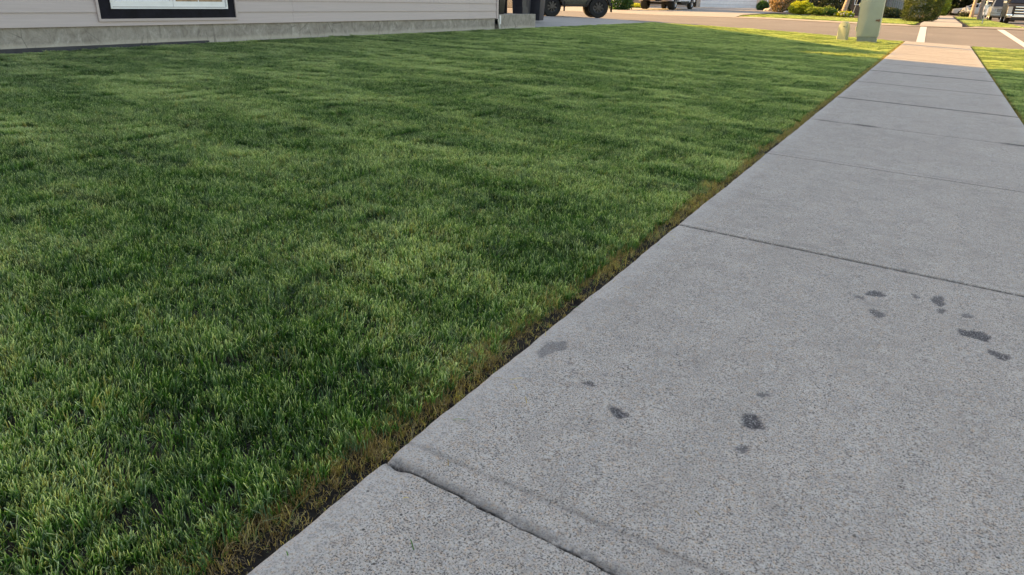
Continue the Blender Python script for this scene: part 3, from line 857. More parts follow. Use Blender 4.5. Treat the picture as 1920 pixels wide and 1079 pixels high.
    fin(MB().box(-12.9, HX + .05, 17.06, 17.12, .3, .52), 'porch_trim', M['vinylwhite'])
    # dark square porch column with stepped base
    cx_, cy_ = -10.60, 18.78
    q = MB().box(cx_ - .16, cx_ + .16, cy_ - .16, cy_ + .16, .546, .70, .004).box(cx_ - .145, cx_ + .145, cy_ - .145, cy_ + .145, .70, .735, .004).box(cx_ - .125, cx_ + .125, cy_ - .125, cy_ + .125, .735, 3.1)
    fin(q, 'porch_column', M['column'])
    fin(MB().box(-12.2, -10.78, 18.3, 18.33, .546, 1.3), 'porch_panel', M['black'])
    # garage wing set back behind, with a gable roof
    gx0, gx1, gy0, gy1 = -25, -17.2, 10, 28.4
    pts = [(gy0, 0), (gy1, 0), (gy1, 2.95), (19.3, 5.7), (gy0, 2.6)]
    gb = MB(); A = [gb.bm.verts.new((gx0, y, z)) for y, z in pts]; B = [gb.bm.verts.new((gx1, y, z)) for y, z in pts]
    gb.bm.faces.new(A); gb.bm.faces.new(B[::-1])
    for i in range(5):
        j = (i + 1) % 5; gb.bm.faces.new((A[j], A[i], B[i], B[j]))
    fin(gb, 'garage_wing', M['siding'])
    rp = [(29.1, 2.72), (29.1, 2.86), (19.3, 6.03), (9.4, 2.6), (9.4, 2.45), (19.3, 5.84)]
    gb = MB(); A = [gb.bm.verts.new((gx0 - .4, y, z)) for y, z in rp]; B = [gb.bm.verts.new((gx1 + .4, y, z)) for y, z in rp]
    for i in range(6):
        j = (i + 1) % 6; gb.bm.faces.new((A[j], A[i], B[i], B[j]))
    for S, rev in ((A, 0), (B, 1)):
        for q_ in ((0, 1, 2, 5), (5, 2, 3, 4)):
            f_ = [S[i] for i in q_]; gb.bm.faces.new(f_[::-1] if rev else f_)
    fin(gb, 'garage_roof', M['shingle'])
house()
# black edging strip at the base of the foundation
ed = MB()
pts_ = [(HX + .03, y) for y in np.arange(1.0, 8.0, .3)]
for (xa, ya), (xb, yb) in zip(pts_, pts_[1:]):
    za, zb_ = zt(xa, ya), zt(xb, yb)
    ed.bm.faces.new([ed.bm.verts.new(p) for p in ((xa, ya, za - .05), (xb, yb, zb_ - .05), (xb, yb, zb_ + .012 - .02 * max(0, yb - 5) / 3), (xa, ya, za + .012 - .02 * max(0, ya - 5) / 3))])
    ed.bm.faces.new([ed.bm.verts.new(p) for p in ((xa, ya, za + .012 - .02 * max(0, ya - 5) / 3), (xb, yb, zb_ + .012 - .02 * max(0, yb - 5) / 3), (xb - .06, yb, zb_ + .012 - .02 * max(0, yb - 5) / 3), (xa - .06, ya, za + .012 - .02 * max(0, ya - 5) / 3))])
o = ed.build('garden_edging', M['edging']); tag(o, 'black plastic edging strip lying between the foundation and the lawn under the window', 'edging')
# downspout stub at the corner
d_ = MB().tube([(HX + .03, 16.99, .44), (HX + .035, 17.0, .36), (HX + .06, 17.02, .2)], [.03, .03, .034], 8)
o = d_.build('drain_pipe', M['galv'], None, True); tag(o, 'short grey drain pipe at the house corner between siding and porch slab', 'pipe')

# ================================================================ THINGS ON THE PORCH AND DRIVEWAY
def wheelie(loc, rz, label):
    t = thing('rubbish_bin', loc, rz, label, 'bin', 'black bins by the porch')
    b = MB()
    b.box(-.22, .22, -.25, .25, .06, 1.0, .03, taper=1.22); b.build('bin_body', M['column'], t, True)
    MB().box(-.29, .29, -.33, .33, 1.001, 1.06, .02).build('lid', M['black'], t, True)
    for s in (-1, 1):
        MB().lathe_y([(.03, -.025), (.10, -.03), (.10, .03), (.03, .025)], (-.2, s * .24, .10), 16).build('wheel', M['rubber'], t, True)
    MB().tube([(-.3, -.2, 1.02), (-.36, -.2, 1.02), (-.36, .2, 1.02), (-.3, .2, 1.02)], .015, 6).build('handle', M['black'], t)
wheelie((-11.62, 20.65, .24), .3, 'dark bin on the driveway directly behind the porch slab')
wheelie((-11.55, 21.45, .24), .2, 'dark bin farther along the driveway, nearest the off-road buggy')
t = thing('planter_pot', (-10.55, 17.42, .546), 0, 'black tapered planter pot at the house corner on the porch slab', 'planter')
MB().box(-.13, .13, -.13, .13, 0, .62, .015, taper=1.35).build('pot', M['black'], t, True)
MB().box(-.15, .15, -.15, .15, .55, .6).build('soil_fill', M['soil'], t)

# ---------------------------------------------------------------- vehicles
def wheel(parent, x, y, r, w, rimm, side, rimr=.62, spokes=6, turn=0):
    t = MB().lathe_y([(r * rimr, -w / 2), (r * .93, -w / 2), (r, -w * .36), (r, w * .36), (r * .93, w / 2), (r * rimr, w / 2)], (0, 0, 0), 36)
    # tread blocks
    for k in range(36):
        a = 2 * math.pi * k / 36
        c, s_ = math.cos(a), math.sin(a)
        for yy in (-w * .3, w * .12):
            q = [t.bm.verts.new((c * rr - s_ * tt, yy + dy, s_ * rr + c * tt)) for rr in (r * .985, r * 1.02) for (tt, dy) in ((-.02, 0), (.02, 0), (.02, w * .2), (-.02, w * .2))]
            for f in ((4, 5, 6, 7), (0, 1, 5, 4), (1, 2, 6, 5), (2, 3, 7, 6), (3, 0, 4, 7)): t.bm.faces.new([q[i] for i in f])
    o = t.build('wheel', M['rubber'], parent, True, (x, y, r)); o.rotation_euler = (0, 0, turn)
    f = side * w / 2
    rm = MB()
    rm.lathe_y([(r * rimr * .86, f - side * .02), (r * rimr * 1.0, f + side * .002), (r * rimr * 1.0, f - side * .06), (r * rimr * .86, f - side * .07)], (0, 0, 0), 30)
    rm.lathe_y([(.001, f - side * .01), (r * .14, f - side * .01), (r * .14, f - side * .06), (.001, f - side * .06)], (0, 0, 0), 14)
    for k in range(spokes):
        a = 2 * math.pi * k / spokes + .2
        c, s_ = math.cos(a), math.sin(a)
        def pt(rr, tt, yy): return (c * rr - s_ * tt, yy, s_ * rr + c * tt)
        r0, r1, w0, w1 = r * .1, r * rimr * .9, r * .055, r * .075
        v = [rm.bm.verts.new(p) for p in (pt(r0, -w0, f - side * .012), pt(r1, -w1, f - side * .015), pt(r1, w1, f - side * .015), pt(r0, w0, f - side * .012),
                                          pt(r0, -w0, f - side * .05), pt(r1, -w1, f - side * .05), pt(r1, w1, f - side * .05), pt(r0, w0, f - side * .05))]
        for q in ((0, 1, 2, 3), (7, 6, 5, 4), (0, 1, 5, 4), (1, 2, 6, 5), (2, 3, 7, 6), (3, 0, 4, 7)): rm.bm.faces.new([v[i] for i in q])
    rm.build('rim', rimm, o, True)
    MB().lathe_y([(.001, f - side * .075), (r * rimr * .98, f - side * .075), (r * rimr * .98, f - side * .09), (.001, f - side * .09)], (0, 0, 0), 20).build('brake_disc', M['black'], o)
    return o
def arch(cx, r, zc, n=10, a0=0, a1=math.pi):
    """points of a wheel arch from front (+x) to rear, seen as a notch in the sill"""
    return [(cx + r * math.cos(a0 + (a1 - a0) * k / n), zc + r * math.sin(a0 + (a1 - a0) * k / n)) for k in range(n + 1)]
def vehicle(name, loc, rz, label, cat, paint, group=None, L_=4.8, W=1.85, H=1.6, sill=.3, belt=1.0, wr=.34, tw=.22, fax=1.4, rax=-1.4,
            hood=1.0, hoodx=.9, cab=(.75, .3, -1.6, -2.1), rim='rimsilver', bed=None, flare=None, grille='sedan', spokes=6, turn=0):
    """x forward. cab = (windscreen foot x, roof front x, roof rear x, rear foot x)"""
    t = thing(name, loc, rz, label, cat, group)
    f, b_ = L_ / 2, -L_ / 2
    ar = wr * 1.16
    zc = wr
    a = math.asin(max(-1, min(1, (sill - zc) / ar)))
    pts = [(f - .05, sill + .05), (f, sill + .2), (f - .02, hood - .25), (f - .10, hood - .08), (hoodx + .2, hood)]
    pts += [(cab[0], belt + .02), (cab[3], belt)] if not bed else [(cab[0], belt + .02), (cab[3], belt)]
    if bed: pts += [(cab[3] - .02, bed), (b_ + .02, bed)]
    else: pts += [(b_ + .08, belt - .04)]
    pts += [(b_, sill + .35), (b_ + .04, sill + .06)]
    pts += list(reversed(arch(rax, ar, zc, 10, a, math.pi - a)))
    pts += list(reversed(arch(fax, ar, zc, 10, a, math.pi - a)))
    body = MB().prism(pts, -W / 2, W / 2, .03)
    body.build('body', M[paint], t, True)
    # inner block so that nothing is see-through
    MB().box(b_ + .3, f - .3, -W / 2 + .28, W / 2 - .28, sill - .06, sill + .3).build('underbody', M['underbody' if flare else 'black'], t)
    zt_ = H
    cp = [(cab[0], belt - .01), (cab[1], zt_ - .04), (cab[1] - .15, zt_), (cab[2] + .1, zt_), (cab[2], zt_ - .05), (cab[3], belt - .01)]
    MB().prism(cp, -W / 2 + .06, W / 2 - .06, .025, top=(belt, zt_, .80)).build('cabin', M[paint], t, True)
    # glass
    def yy(z, s): 
        k = (z - belt) / (zt_ - belt); return s * ((W / 2 - .06) * (1 - k * .20) + .006)
    zb, zz = belt + .05, zt_ - .10
    def xat(xa, xb, z): return xa + (xb - xa) * (z - belt) / (zt_ - belt)
    for s in (-1, 1):
        mid = (cab[1] + cab[2]) / 2 + .1
        spans = [(xat(cab[0], cab[1], zb) - .16, xat(cab[0], cab[1], zz) - .12, mid + .04, mid + .04), (mid - .04, mid - .04, xat(cab[3], cab[2], zb) + .15, xat(cab[3], cab[2], zz) + .12)]
        for (x0, x0t, x1, x1t) in spans:
            q = [(x0, yy(zb, s), zb), (x1, yy(zb, s), zb), (x1t, yy(zz, s), zz), (x0t, yy(zz, s), zz)]
            if s > 0: q = q[::-1]
            MB().slab(q, .006).build('side_window', M['glass'], t)
        MB().box(cab[0] - .32, cab[0] - .14, s * (W / 2 + .02) if s > 0 else s * (W / 2 + .22), s * (W / 2 + .22) if s > 0 else s * (W / 2 + .02), belt + .02, belt + .2, .02).build('mirror', M['chrome' if grille == 'chrome' else paint], t)
        MB().box(cab[0] - 1.0, cab[0] - .82, s * W / 2 - (.0 if s > 0 else .02), s * W / 2 + (.02 if s > 0 else 0), belt - .18, belt - .15).build('door_handle', M['black'], t)
        MB().box(f - .16, f + .012, min(s * W / 2 * .99, s * W / 2 * .72), max(s * W / 2 * .99, s * W / 2 * .72), hood - (.60 if grille == 'chrome' else .42), hood - .16, .02).build('headlight', M['lamp'], t)
        MB().box(b_ - .012, b_ + .06, min(s * W / 2 * .99, s * W / 2 * .8), max(s * W / 2 * .99, s * W / 2 * .8), belt - .35, belt - .1, .01).build('tail_light', M['red'], t)
    wy = lambda z, s: s * (W / 2 - .06) * (1 - .2 * (z - belt) / (zt_ - belt)) * .9
    zz2 = zt_ - .09
    q = [(xat(cab[0], cab[1], zb) + .012, wy(zb, -1), zb), (xat(cab[0], cab[1], zb) + .012, wy(zb, 1), zb), (xat(cab[0], cab[1], zz2) + .012, wy(zz2, 1), zz2), (xat(cab[0], cab[1], zz2) + .012, wy(zz2, -1), zz2)]
    MB().slab(q, .006).build('windscreen', M['glassblue'], t)
    q = [(xat(cab[3], cab[2], zb) - .012, wy(zb, 1), zb), (xat(cab[3], cab[2], zb) - .012, wy(zb, -1), zb), (xat(cab[3], cab[2], zz2) - .012, wy(zz2, -1), zz2), (xat(cab[3], cab[2], zz2) - .012, wy(zz2, 1), zz2)]
    MB().slab(q, .006).build('rear_window', M['glass'], t)
    if grille == 'chrome':
        g = MB()
        gz0, gz1 = hood - .76, hood - .14
        MB().box(f - .05, f + .02, -W * .30, W * .30, gz0, gz1).build('grille', M['black'], t)
        for k in range(4):
            z = gz0 + .02 + k * (gz1 - gz0 - .11) / 3
            g.box(f + .021, f + .05, -W * .29, W * .29, z, z + .085, .01)
        g.build('grille_bars', M['chrome'], t, True)
        em = MB().lathe_y([(.001, 0), (.10, 0), (.10, .03), (.001, .03)], (0, 0, 0), 20)
        o = em.build('emblem', M['bluestripe'], t, True, (f + .052, 0, (gz0 + gz1) / 2)); o.rotation_euler = (0, 0, -math.pi / 2); o.scale = (1, 1, .5)
        MB().box(f - .05, f + .16, -W * .5, -W * .33, sill - .02, sill + .22, .04).box(f - .05, f + .16, W * .33, W * .5, sill - .02, sill + .22, .04).box(f - .05, f + .15, -W * .33, W * .33, sill + .02, sill + .10, .01).build('bumper', M['chrome'], t, True)
        MB().box(f - .1, f + .12, -W * .36, W * .36, sill - .20, sill + .015, .03).build('air_dam', M['black'], t, True)
        for s in (-1, 1): MB().box(f + .161, f + .168, s * W * .41 - .07, s * W * .41 + .07, sill + .02, sill + .14).build('fog_light', M['lamp'], t)
    else:
        g = MB()
        for k in range(3): g.box(f - .02, f + .012, -W * .28, W * .28, hood - .38 + k * .09, hood - .33 + k * .09)
        g.build('grille', M['black' if grille == 'sedan' else 'chrome'], t)
        MB().box(f - .06, f + .05, -W * .47, W * .47, sill + .08, sill + .24, .03).build('bumper', M[paint], t, True)
    MB().box(b_ - .08, b_ + .05, -W * .47, W * .47, sill + .12, sill + .27, .03).build('rear_bumper', M['chrome' if grille == 'chrome' else ('black' if flare else paint)], t, True)
    for x, tn in ((fax, turn), (rax, 0)):
        for s in (-1, 1):
            wheel(t, x, s * (W / 2 - tw / 2 + (.06 if flare else -.015)), wr, tw, M[rim], s, .62 if not flare else .58, spokes, tn)
    if flare:
        for x in (fax, rax):
            for s in (-1, 1):
                aa = MB(); pa = arch(x, ar + .07, zc, 10, .15, math.pi - .15); pb = arch(x, ar - .005, zc, 10, .15, math.pi - .15)
                y_in, y_out = s * (W / 2 - .02), s * (W / 2 + flare)
                for k in range(10):
                    vv = [aa.bm.verts.new((p[0], y, p[1])) for y in (y_in, y_out) for p in (pa[k], pa[k + 1], pb[k + 1], pb[k])]
                    for q in ((0, 1, 2, 3), (7, 6, 5, 4), (0, 1, 5, 4), (2, 3, 7, 6)): aa.bm.faces.new([vv[i] for i in q])
                    if k in (0, 9): aa.bm.faces.new([vv[i] for i in ((3, 0, 4, 7) if k == 0 else (1, 2, 6, 5))])
                aa.build('wheel_flare', M['black'], t)
                MB().box(x - ar - .10, x - ar - .08, min(y_in - s * .22, y_out), max(y_in - s * .22, y_out), .24, zc + .2).build('mudflap', M['black'], t)
        MB().lathe_y([(.02, -.12), (.13, -.06), (.13, .06), (.02, .12)], (rax, 0, wr), 14).build('differential', M['black'], t, True)
        MB().lathe_y([(.02, -.12), (.13, -.06), (.13, .06), (.02, .12)], (fax, .25, wr), 14).build('differential', M['black'], t, True)
        MB().tube([(rax, -W / 2 + .2, wr), (rax, W / 2 - .2, wr)], .05, 8).build('axle', M['black'], t)
        MB().tube([(fax, -W / 2 + .2, wr), (fax, W / 2 - .2, wr)], .05, 8).build('axle', M['black'], t)
        for s in (-1, 1):
            MB().box(rax + .5, fax - .5, min(s * (W / 2 - .05), s * (W / 2 + .02)), max(s * (W / 2 - .05), s * (W / 2 + .02)), sill - .07, sill - .012).build('sill_step', M['black'], t)
    if bed:
        MB().box(b_ + .1, cab[3] - .12, -W / 2 + .1, W / 2 - .1, bed + .002, bed + .03).build('bed_cover', M['black'], t)
    return t
# dark 4x4 parked on the house driveway, nose to the street
jx, jy = -13.82, 29.1
vehicle('off_road_vehicle', (-14.0, 29.35, .262), math.radians(214.6), 'dark olive off-road buggy with chunky tyres parked on the driveway beyond the porch', 'buggy', 'olive',
        L_=2.95, W=1.5, H=1.75, sill=.50, belt=1.0, wr=.41, tw=.27, fax=1.01, rax=-1.01, hood=1.02, hoodx=.55, cab=(.45, .2, -.9, -1.1), rim='rimdark', flare=.10, grille='jeep', spokes=8, turn=.25)
# dark pickup on the main street
vehicle('pickup_truck', (4.72, 61.2 + 3.0, zt(4.7, 62) + .03), math.radians(-90), 'dark pickup truck with broad chrome bar grille facing down the street at the right edge', 'pickup truck', 'truckpaint',
        L_=6.0, W=2.04, H=1.95, sill=.42, belt=1.30, wr=.42, tw=.28, fax=1.95, rax=-1.95, hood=1.26, hoodx=1.2, cab=(1.0, .45, -1.1, -1.25), rim='rimsilver', bed=1.33, grille='chrome')
# SUV and a further car behind it
vehicle('parked_suv', (4.35, 77.5, zt(4.3, 77) + .03), math.radians(-90), 'silver grey SUV parked behind the dark pickup truck', 'car', 'greypaint', 'cars parked along the street',
        L_=4.9, W=1.95, H=1.82, sill=.32, belt=1.12, wr=.37, tw=.24, fax=1.45, rax=-1.45, hood=1.12, hoodx=1.0, cab=(.9, .2, -2.1, -2.35), grille='suv')
vehicle('parked_suv', (4.25, 90.0, zt(4.3, 90) + .03), math.radians(-90), 'pale SUV farther back, half hidden by the two street tree trunks', 'car', 'whitepaint', 'cars parked along the street',
        L_=4.8, W=1.9, H=1.75, sill=.32, belt=1.10, wr=.36, tw=.23, fax=1.4, rax=-1.4, hood=1.10, hoodx=1.0, cab=(.9, .2, -2.1, -2.3), grille='suv')
# silver sedan side-on at the far cross street
vehicle('sedan', (3.15, 104.5, .28), math.radians(180), 'silver sedan seen side-on at the far end of the path', 'car', 'silverpaint',
        L_=4.7, W=1.8, H=1.42, sill=.24, belt=.92, wr=.33, tw=.21, fax=1.4, rax=-1.35, hood=.86, hoodx=1.1, cab=(1.15, .35, -1.0, -1.75), grille='sedan')

def motorhome(loc, rz):
    t = thing('motorhome', loc, rz, 'white motorhome with blue stripe parked on the driveway across the street', 'motorhome')
    W = 2.45
    MB().prism([(-3.6, .88), (-3.4, .66), (-2.2, .52), (-2.05, .88), (-1.15, .88), (-1.0, .50), (1.55, .55), (1.55, 2.3), (2.8, 2.35), (2.8, 3.1), (-3.6, 3.15)], -W / 2, W / 2, .04).build('body', M['whitepaint'], t, True)
    MB().prism([(1.56, .50), (2.0, .48)] + list(reversed(arch(2.45, .45, .38, 8, .3, math.pi - .3)))[::1] + [(3.25, .5), (3.3, 1.1), (2.65, 1.3), (2.2, 2.28), (1.56, 2.28)], -W / 2 + .15, W / 2 - .15, .03).build('cab', M['whitepaint'], t, True)
    MB().box(-3.601, 2.0, -W / 2 - .008, -W / 2 - .002, 1.15, 1.32).build('stripe', M['bluestripe'], t)
    MB().box(-3.609, -3.603, -W / 2 + .1, W / 2 - .1, 1.15, 1.4).build('stripe', M['bluestripe'], t)
    MB().box(-3.609, -3.603, -.6, .6, 1.7, 2.4).build('rear_window', M['glass'], t)
    for s in (-1, 1):
        MB().box(-1.0, .2, s * W / 2 - .008 * (s < 0) * 1, s * W / 2 + .008, 1.7, 2.3).build('side_window', M['glass'], t)
        MB().box(1.9, 2.3, s * (W / 2 - .15) - .006, s * (W / 2 - .15) + .006, 1.35, 1.95).build('cab_window', M['glass'], t)
        MB().box(-3.62, -3.603, s * .9 - .12, s * .9 + .12, 1.0, 1.12).build('tail_light', M['red'], t)
        wheel(t, -1.6, s * (W / 2 - .28), .39, .45, M['rimsilver'], s, .55, 5)
        wheel(t, 2.45, s * (W / 2 - .26), .39, .24, M['rimsilver'], s, .55, 5)
        MB().box(-3.4, 2.2, s * .42 - .05, s * .42 + .05, .50, .66).build('chassis_rail', M['black'], t)
    MB().box(-3.95, -3.80, -W / 2, W / 2, .92, 1.0, .01).build('rear_bumper', M['black'], t)
    MB().box(-3.80, -3.3, -.5, .5, .62, .72).build('hitch', M['black'], t)
    MB().tube([(-1.6, -.9, .39), (-1.6, .9, .39)], .07, 8).build('axle', M['black'], t)
    MB().box(2.0, 3.1, -.5, .5, .3, .6).build('engine_sump', M['black'], t)
    MB().box(-.6, 1.2, -W / 2 - .02, -W / 2 + .3, .40, .54).build('step', M['black'], t)
    return t
motorhome((-16.9, 50.6, zt(-16.9, 50) + .045), math.radians(90))

# ================================================================ UTILITY BOXES
def cabinet():
    z = zt(-1.8, 24) - .03
    t = thing('utility_cabinet', (-1.80, 23.92, z), 0, 'tall pale green metal utility cabinet on the lawn corner beside the sidewalk', 'utility cabinet')
    MB().box(-.26, .26, -.17, .17, 0, .16, .006).build('plinth', M['cabinetbase'], t)
    b = MB().prism([(-.285, .161), (.285, .161), (.29, .175), (.33, 1.55), (-.30, 1.55), (-.29, .175)], -.185, .185, .008)
    b.build('cabinet_body', M['cabinet'], t, True)
    MB().box(-.34, .36, -.22, .22, 1.551, 1.60, .012).build('cap', M['cabinet'], t, True)
    MB().box(-.305, -.285, -.192, -.1855, .30, 1.5).build('door_edge', M['cabinet'], t)
    h = MB().box(.17, .28, -.205, -.1855, .585, .625, .004); h.build('hasp', M['rust'], t)
    MB().box(.245, .27, -.225, -.2055, .56, .64, .004).build('padlock', M['rust'], t)
    t.rotation_euler = (0, math.radians(-2.2), 0)
    for zz in (.33, .98): MB().tube([(-.312, -.16, zz), (-.317, -.16, zz + .10)], .014, 8).build('hinge', M['cabinet'], t)
cabinet()
def pedestal():
    z = zt(-2.45, 24) - .03
    t = thing('cable_pedestal', (-2.47, 23.95, z), math.radians(-14), 'short rounded light green cable pedestal on the lawn left of the tall cabinet', 'pedestal')
    prof = [(-.14, 0), (.14, 0), (.135, .36)] + [(.125 * math.cos(a), .42 + .11 * math.sin(a)) for a in np.linspace(.15, math.pi - .15, 11)] + [(-.135, .36)]
    MB().prism(prof, -.10, .10, .022).build('pedestal_body', M['pedestal'], t, True)
    MB().tube([(.02, -.100, .40), (.02, -.112, .40)], .014, 8).build('lock', M['black'], t)
    MB().box(-.145, .145, -.108, .108, -.03, .03, .004).build('base_collar', M['pedestal'], t)
pedestal()

# ================================================================ PLANTS
def leaves(n, shape, seed, size, up=.2):
    r = np.random.default_rng(seed)
    P = shape(r, n)
    n = len(P)
    s = size * r.uniform(.6, 1.3, n)
    d = r.normal(0, 1, (n, 3)); d[:, 2] += up; d /= np.linalg.norm(d, axis=1)[:, None]
    u = np.cross(d, r.normal(0, 1, (n, 3))); u /= np.linalg.norm(u, axis=1)[:, None]
    V = np.stack([P - d * s[:, None] * .5, P + u * s[:, None] * .28, P + d * s[:, None] * .5, P - u * s[:, None] * .28], 1)
    F = np.arange(4 * n).reshape(n, 4)
    v = np.clip(r.uniform(0, 1, n) * .7 + .3 * (P[:, 2] - P[:, 2].min()) / (np.ptp(P[:, 2]) + 1e-6), 0, 1)
    return V.reshape(-1, 3), F, np.repeat(v, 4)
def ellip(rx, ry, rz, zc, shell=.55, clump=9, pw=2.0, seed=0):
    """clumpy outline; pw > 2 gives a boxy, trimmed shape"""
    def f(r, n):
        r0 = np.random.default_rng(seed + 99)
        cd = r0.normal(0, 1, (clump, 3)); cd /= np.linalg.norm(cd, axis=1)[:, None]
        d = r.normal(0, 1, (n, 3)); d /= np.linalg.norm(d, axis=1)[:, None]
        k = (np.abs(d) ** pw).sum(1) ** (-1 / pw)
        rad = shell + (1 - shell) * r.uniform(0, 1, n) ** .6
        dots = d @ cd.T
        lump = 1 + .16 * np.max(np.clip(dots - .75, 0, 1), 1) * 4 - .08 + r.normal(0, .035, n)
        lump = lump * (1 + (.03 if pw > 3 else .10) * np.sin(d[:, 0] * 9 + seed) * np.sin(d[:, 2] * 8 + seed * 2) + .09 * np.sin(d[:, 1] * 13 + d[:, 2] * 11))
        P = d * (k * rad * lump)[:, None] * np.array([rx, ry, rz])
        P[:, 2] += zc
        return P[P[:, 2] > .01]
    return f
M['lf_hedge'] = leafmat('hedge_leaves', [(0, (.018, .032, .008)), (.5, (.045, .070, .013)), (.86, (.085, .11, .02)), (1, (.13, .07, .025))], .35, (1.6, 1.5, .6))
M['lf_yellow'] = leafmat('golden_leaves', [(0, (.16, .19, .015)), (.6, (.40, .45, .03)), (1, (.55, .56, .05))], .4, (1.3, 1.3, .5))
M['lf_lime'] = leafmat('lime_leaves', [(0, (.05, .09, .012)), (.5, (.18, .26, .035)), (1, (.42, .48, .10))], .4, (1.3, 1.3, .6))
M['lf_green'] = leafmat('green_leaves', [(0, (.02, .055, .012)), (.6, (.05, .12, .03)), (1, (.10, .17, .05))], .35)
M['lf_dark'] = leafmat('dark_leaves', [(0, (.012, .022, .010)), (.6, (.028, .045, .018)), (1, (.05, .065, .03))], .3)
M['lf_orange'] = leafmat('orange_blossom_leaves', [(0, (.03, .045, .02)), (.35, (.07, .09, .03)), (.5, (.35, .24, .10)), (.75, (.50, .33, .18)), (1, (.7, .55, .40))], .35, (1.2, 1.1, .8))
M['lf_white'] = leafmat('white_petals', [(0, (.5, .5, .45)), (1, (.75, .73, .70))], .3, (1, 1, 1))
M['lf_crown'] = leafmat('tree_crown_leaves', [(0, (.02, .05, .012)), (.6, (.05, .10, .02)), (1, (.11, .17, .04))], .4)
def shrub(name, x, y, z, label, parts, group=None, stems=.02):
    t = thing(name, (x, y, z), 0, label, 'shrub', group)
    for nm, n, shape, size, m, sd in parts:
        V, F, v = leaves(n, shape, sd, size)
        raw(nm, V, F, M[m], t, False, {'v': ('FLOAT', v)})
    b = MB(); r = random.Random(int(abs(x * 10)))
    for k in range(6):
        a = r.uniform(0, 6.28); b.tube([(0, 0, -.05), (math.cos(a) * .1, math.sin(a) * .1, .2), (math.cos(a) * .25, math.sin(a) * .25, .45)], [stems, stems * .8, stems * .4], 5)
    b.build('stems', M['barkdark'], t)
    return t
shrub('clipped_bush', -1.02, 45.4, zt(-1, 45) - .02, 'big clipped bush with reddish tips standing beside the far path', [('foliage', 26000, ellip(.88, .85, .80, .78, .72, 26, 3.6, 1), .055, 'lf_hedge', 1)], stems=.035)
shrub('golden_shrub', -8.05, 51.2, zt(-8, 51), 'round bright golden yellow shrub in the bed across the street', [('foliage', 6000, ellip(.68, .6, .42, .36, .7, 18, 2.2, 2), .11, 'lf_yellow', 2)])
shrub('low_shrub', -7.05, 50.6, zt(-7, 50.6), 'low lime green shrub just right of the golden one', [('foliage', 4200, ellip(.62, .5, .28, .22, .7, 14, 2.4, 3), .09, 'lf_lime', 3)])
shrub('low_shrub', -6.30, 50.4, zt(-6.3, 50.4), 'dark green low shrub with a few lime tips left of the hosta', [('foliage', 3600, ellip(.52, .5, .27, .21, .7, 14, 2.4, 4), .08, 'lf_green', 4), ('tips', 300, ellip(.5, .5, .30, .24, .95, 14, 2.4, 5), .1, 'lf_lime', 5)])
shrub('hosta', -5.35, 50.2, zt(-5.35, 50.2), 'low variegated hosta with pale leaf edges at the foot of the leaning trunk', [('foliage', 1100, ellip(.62, .5, .20, .12, .5, 10, 2, 6), .20, 'lf_yellow', 6), ('pale_leaves', 70, ellip(.62, .5, .22, .14, .9, 10, 2, 7), .16, 'lf_white', 7)])
shrub('flowering_shrub', -9.9, 54.6, zt(-9.9, 54.6) - .05, 'tall shrub covered in orange pink blossom beside the white garage', [('foliage', 5200, ellip(.85, .7, .75, .65, .6, 16, 2.2, 8), .12, 'lf_orange', 8), ('white_flowers', 160, ellip(.75, .7, .45, .35, .95, 10, 2, 9), .12, 'lf_white', 9)])
shrub('small_bush', -11.75, 57.4, zt(-11.7, 57.4) - .03, 'small dark green bush in front of the grey stone base by the garage', [('foliage', 2400, ellip(.45, .4, .38, .33, .6, 10, 2, 10), .10, 'lf_green', 10)])
shrub('flowering_bush', -18.35, 45.6, zt(-18.3, 45.5) - .05, 'green bush dotted with white flowers left of the motorhome', [('foliage', 6500, ellip(.85, .7, .72, .62, .6, 14, 2, 11), .11, 'lf_green', 11), ('white_flowers', 240, ellip(.85, .7, .7, .62, .97, 14, 2, 12), .09, 'lf_white', 12)])
shrub('yellow_flowers', -20.3, 53.0, zt(-20, 53) - .03, 'low clump of yellow flowers between the white flowered bush and the motorhome', [('foliage', 2400, ellip(1.1, .6, .22, .17, .5, 12, 2, 13), .10, 'lf_yellow', 13), ('green_leaves', 1200, ellip(1.0, .6, .18, .12, .5, 12, 2, 14), .10, 'lf_green', 14)])
shrub('dark_hedge_bush', -8.6, 57.4, zt(-8.6, 57) - .1, 'dark evergreen shrub behind the golden shrub', [('foliage', 5200, ellip(1.1, .7, .95, .8, .65, 14, 2.6, 15), .12, 'lf_dark', 15)], 'dark evergreens in front of the far house')
shrub('dark_hedge_bush', -6.7, 56.8, zt(-6.7, 57) - .1, 'dark evergreen shrub behind the low lime shrub', [('foliage', 4800, ellip(.95, .7, .8, .7, .65, 14, 2.6, 16), .12, 'lf_dark', 16)], 'dark evergreens in front of the far house')
shrub('spreading_juniper', -3.75, 59.5, zt(-3.7, 59), 'low dark spreading juniper in front of the weathered fence', [('foliage', 6500, ellip(1.35, .9, .42, .30, .6, 16, 2.2, 17), .10, 'lf_dark', 17)])
shrub('low_garden_shrub', 1.95, 92.5, zt(1.9, 92) , 'small dark shrub with pale flowers at the foot of the farther street tree', [('foliage', 1600, ellip(.6, .5, .30, .22, .6, 10, 2, 18), .12, 'lf_dark', 18), ('white_flowers', 200, ellip(.55, .5, .5, .35, .9, 10, 2, 19), .14, 'lf_white', 19)])
shrub('lime_bush', -.35, 97.5, zt(-.5, 97), 'tall yellow green bush at the far end of the path', [('foliage', 5200, ellip(.8, 1.0, 1.3, 1.1, .6, 14, 2.2, 20), .16, 'lf_lime', 20)])

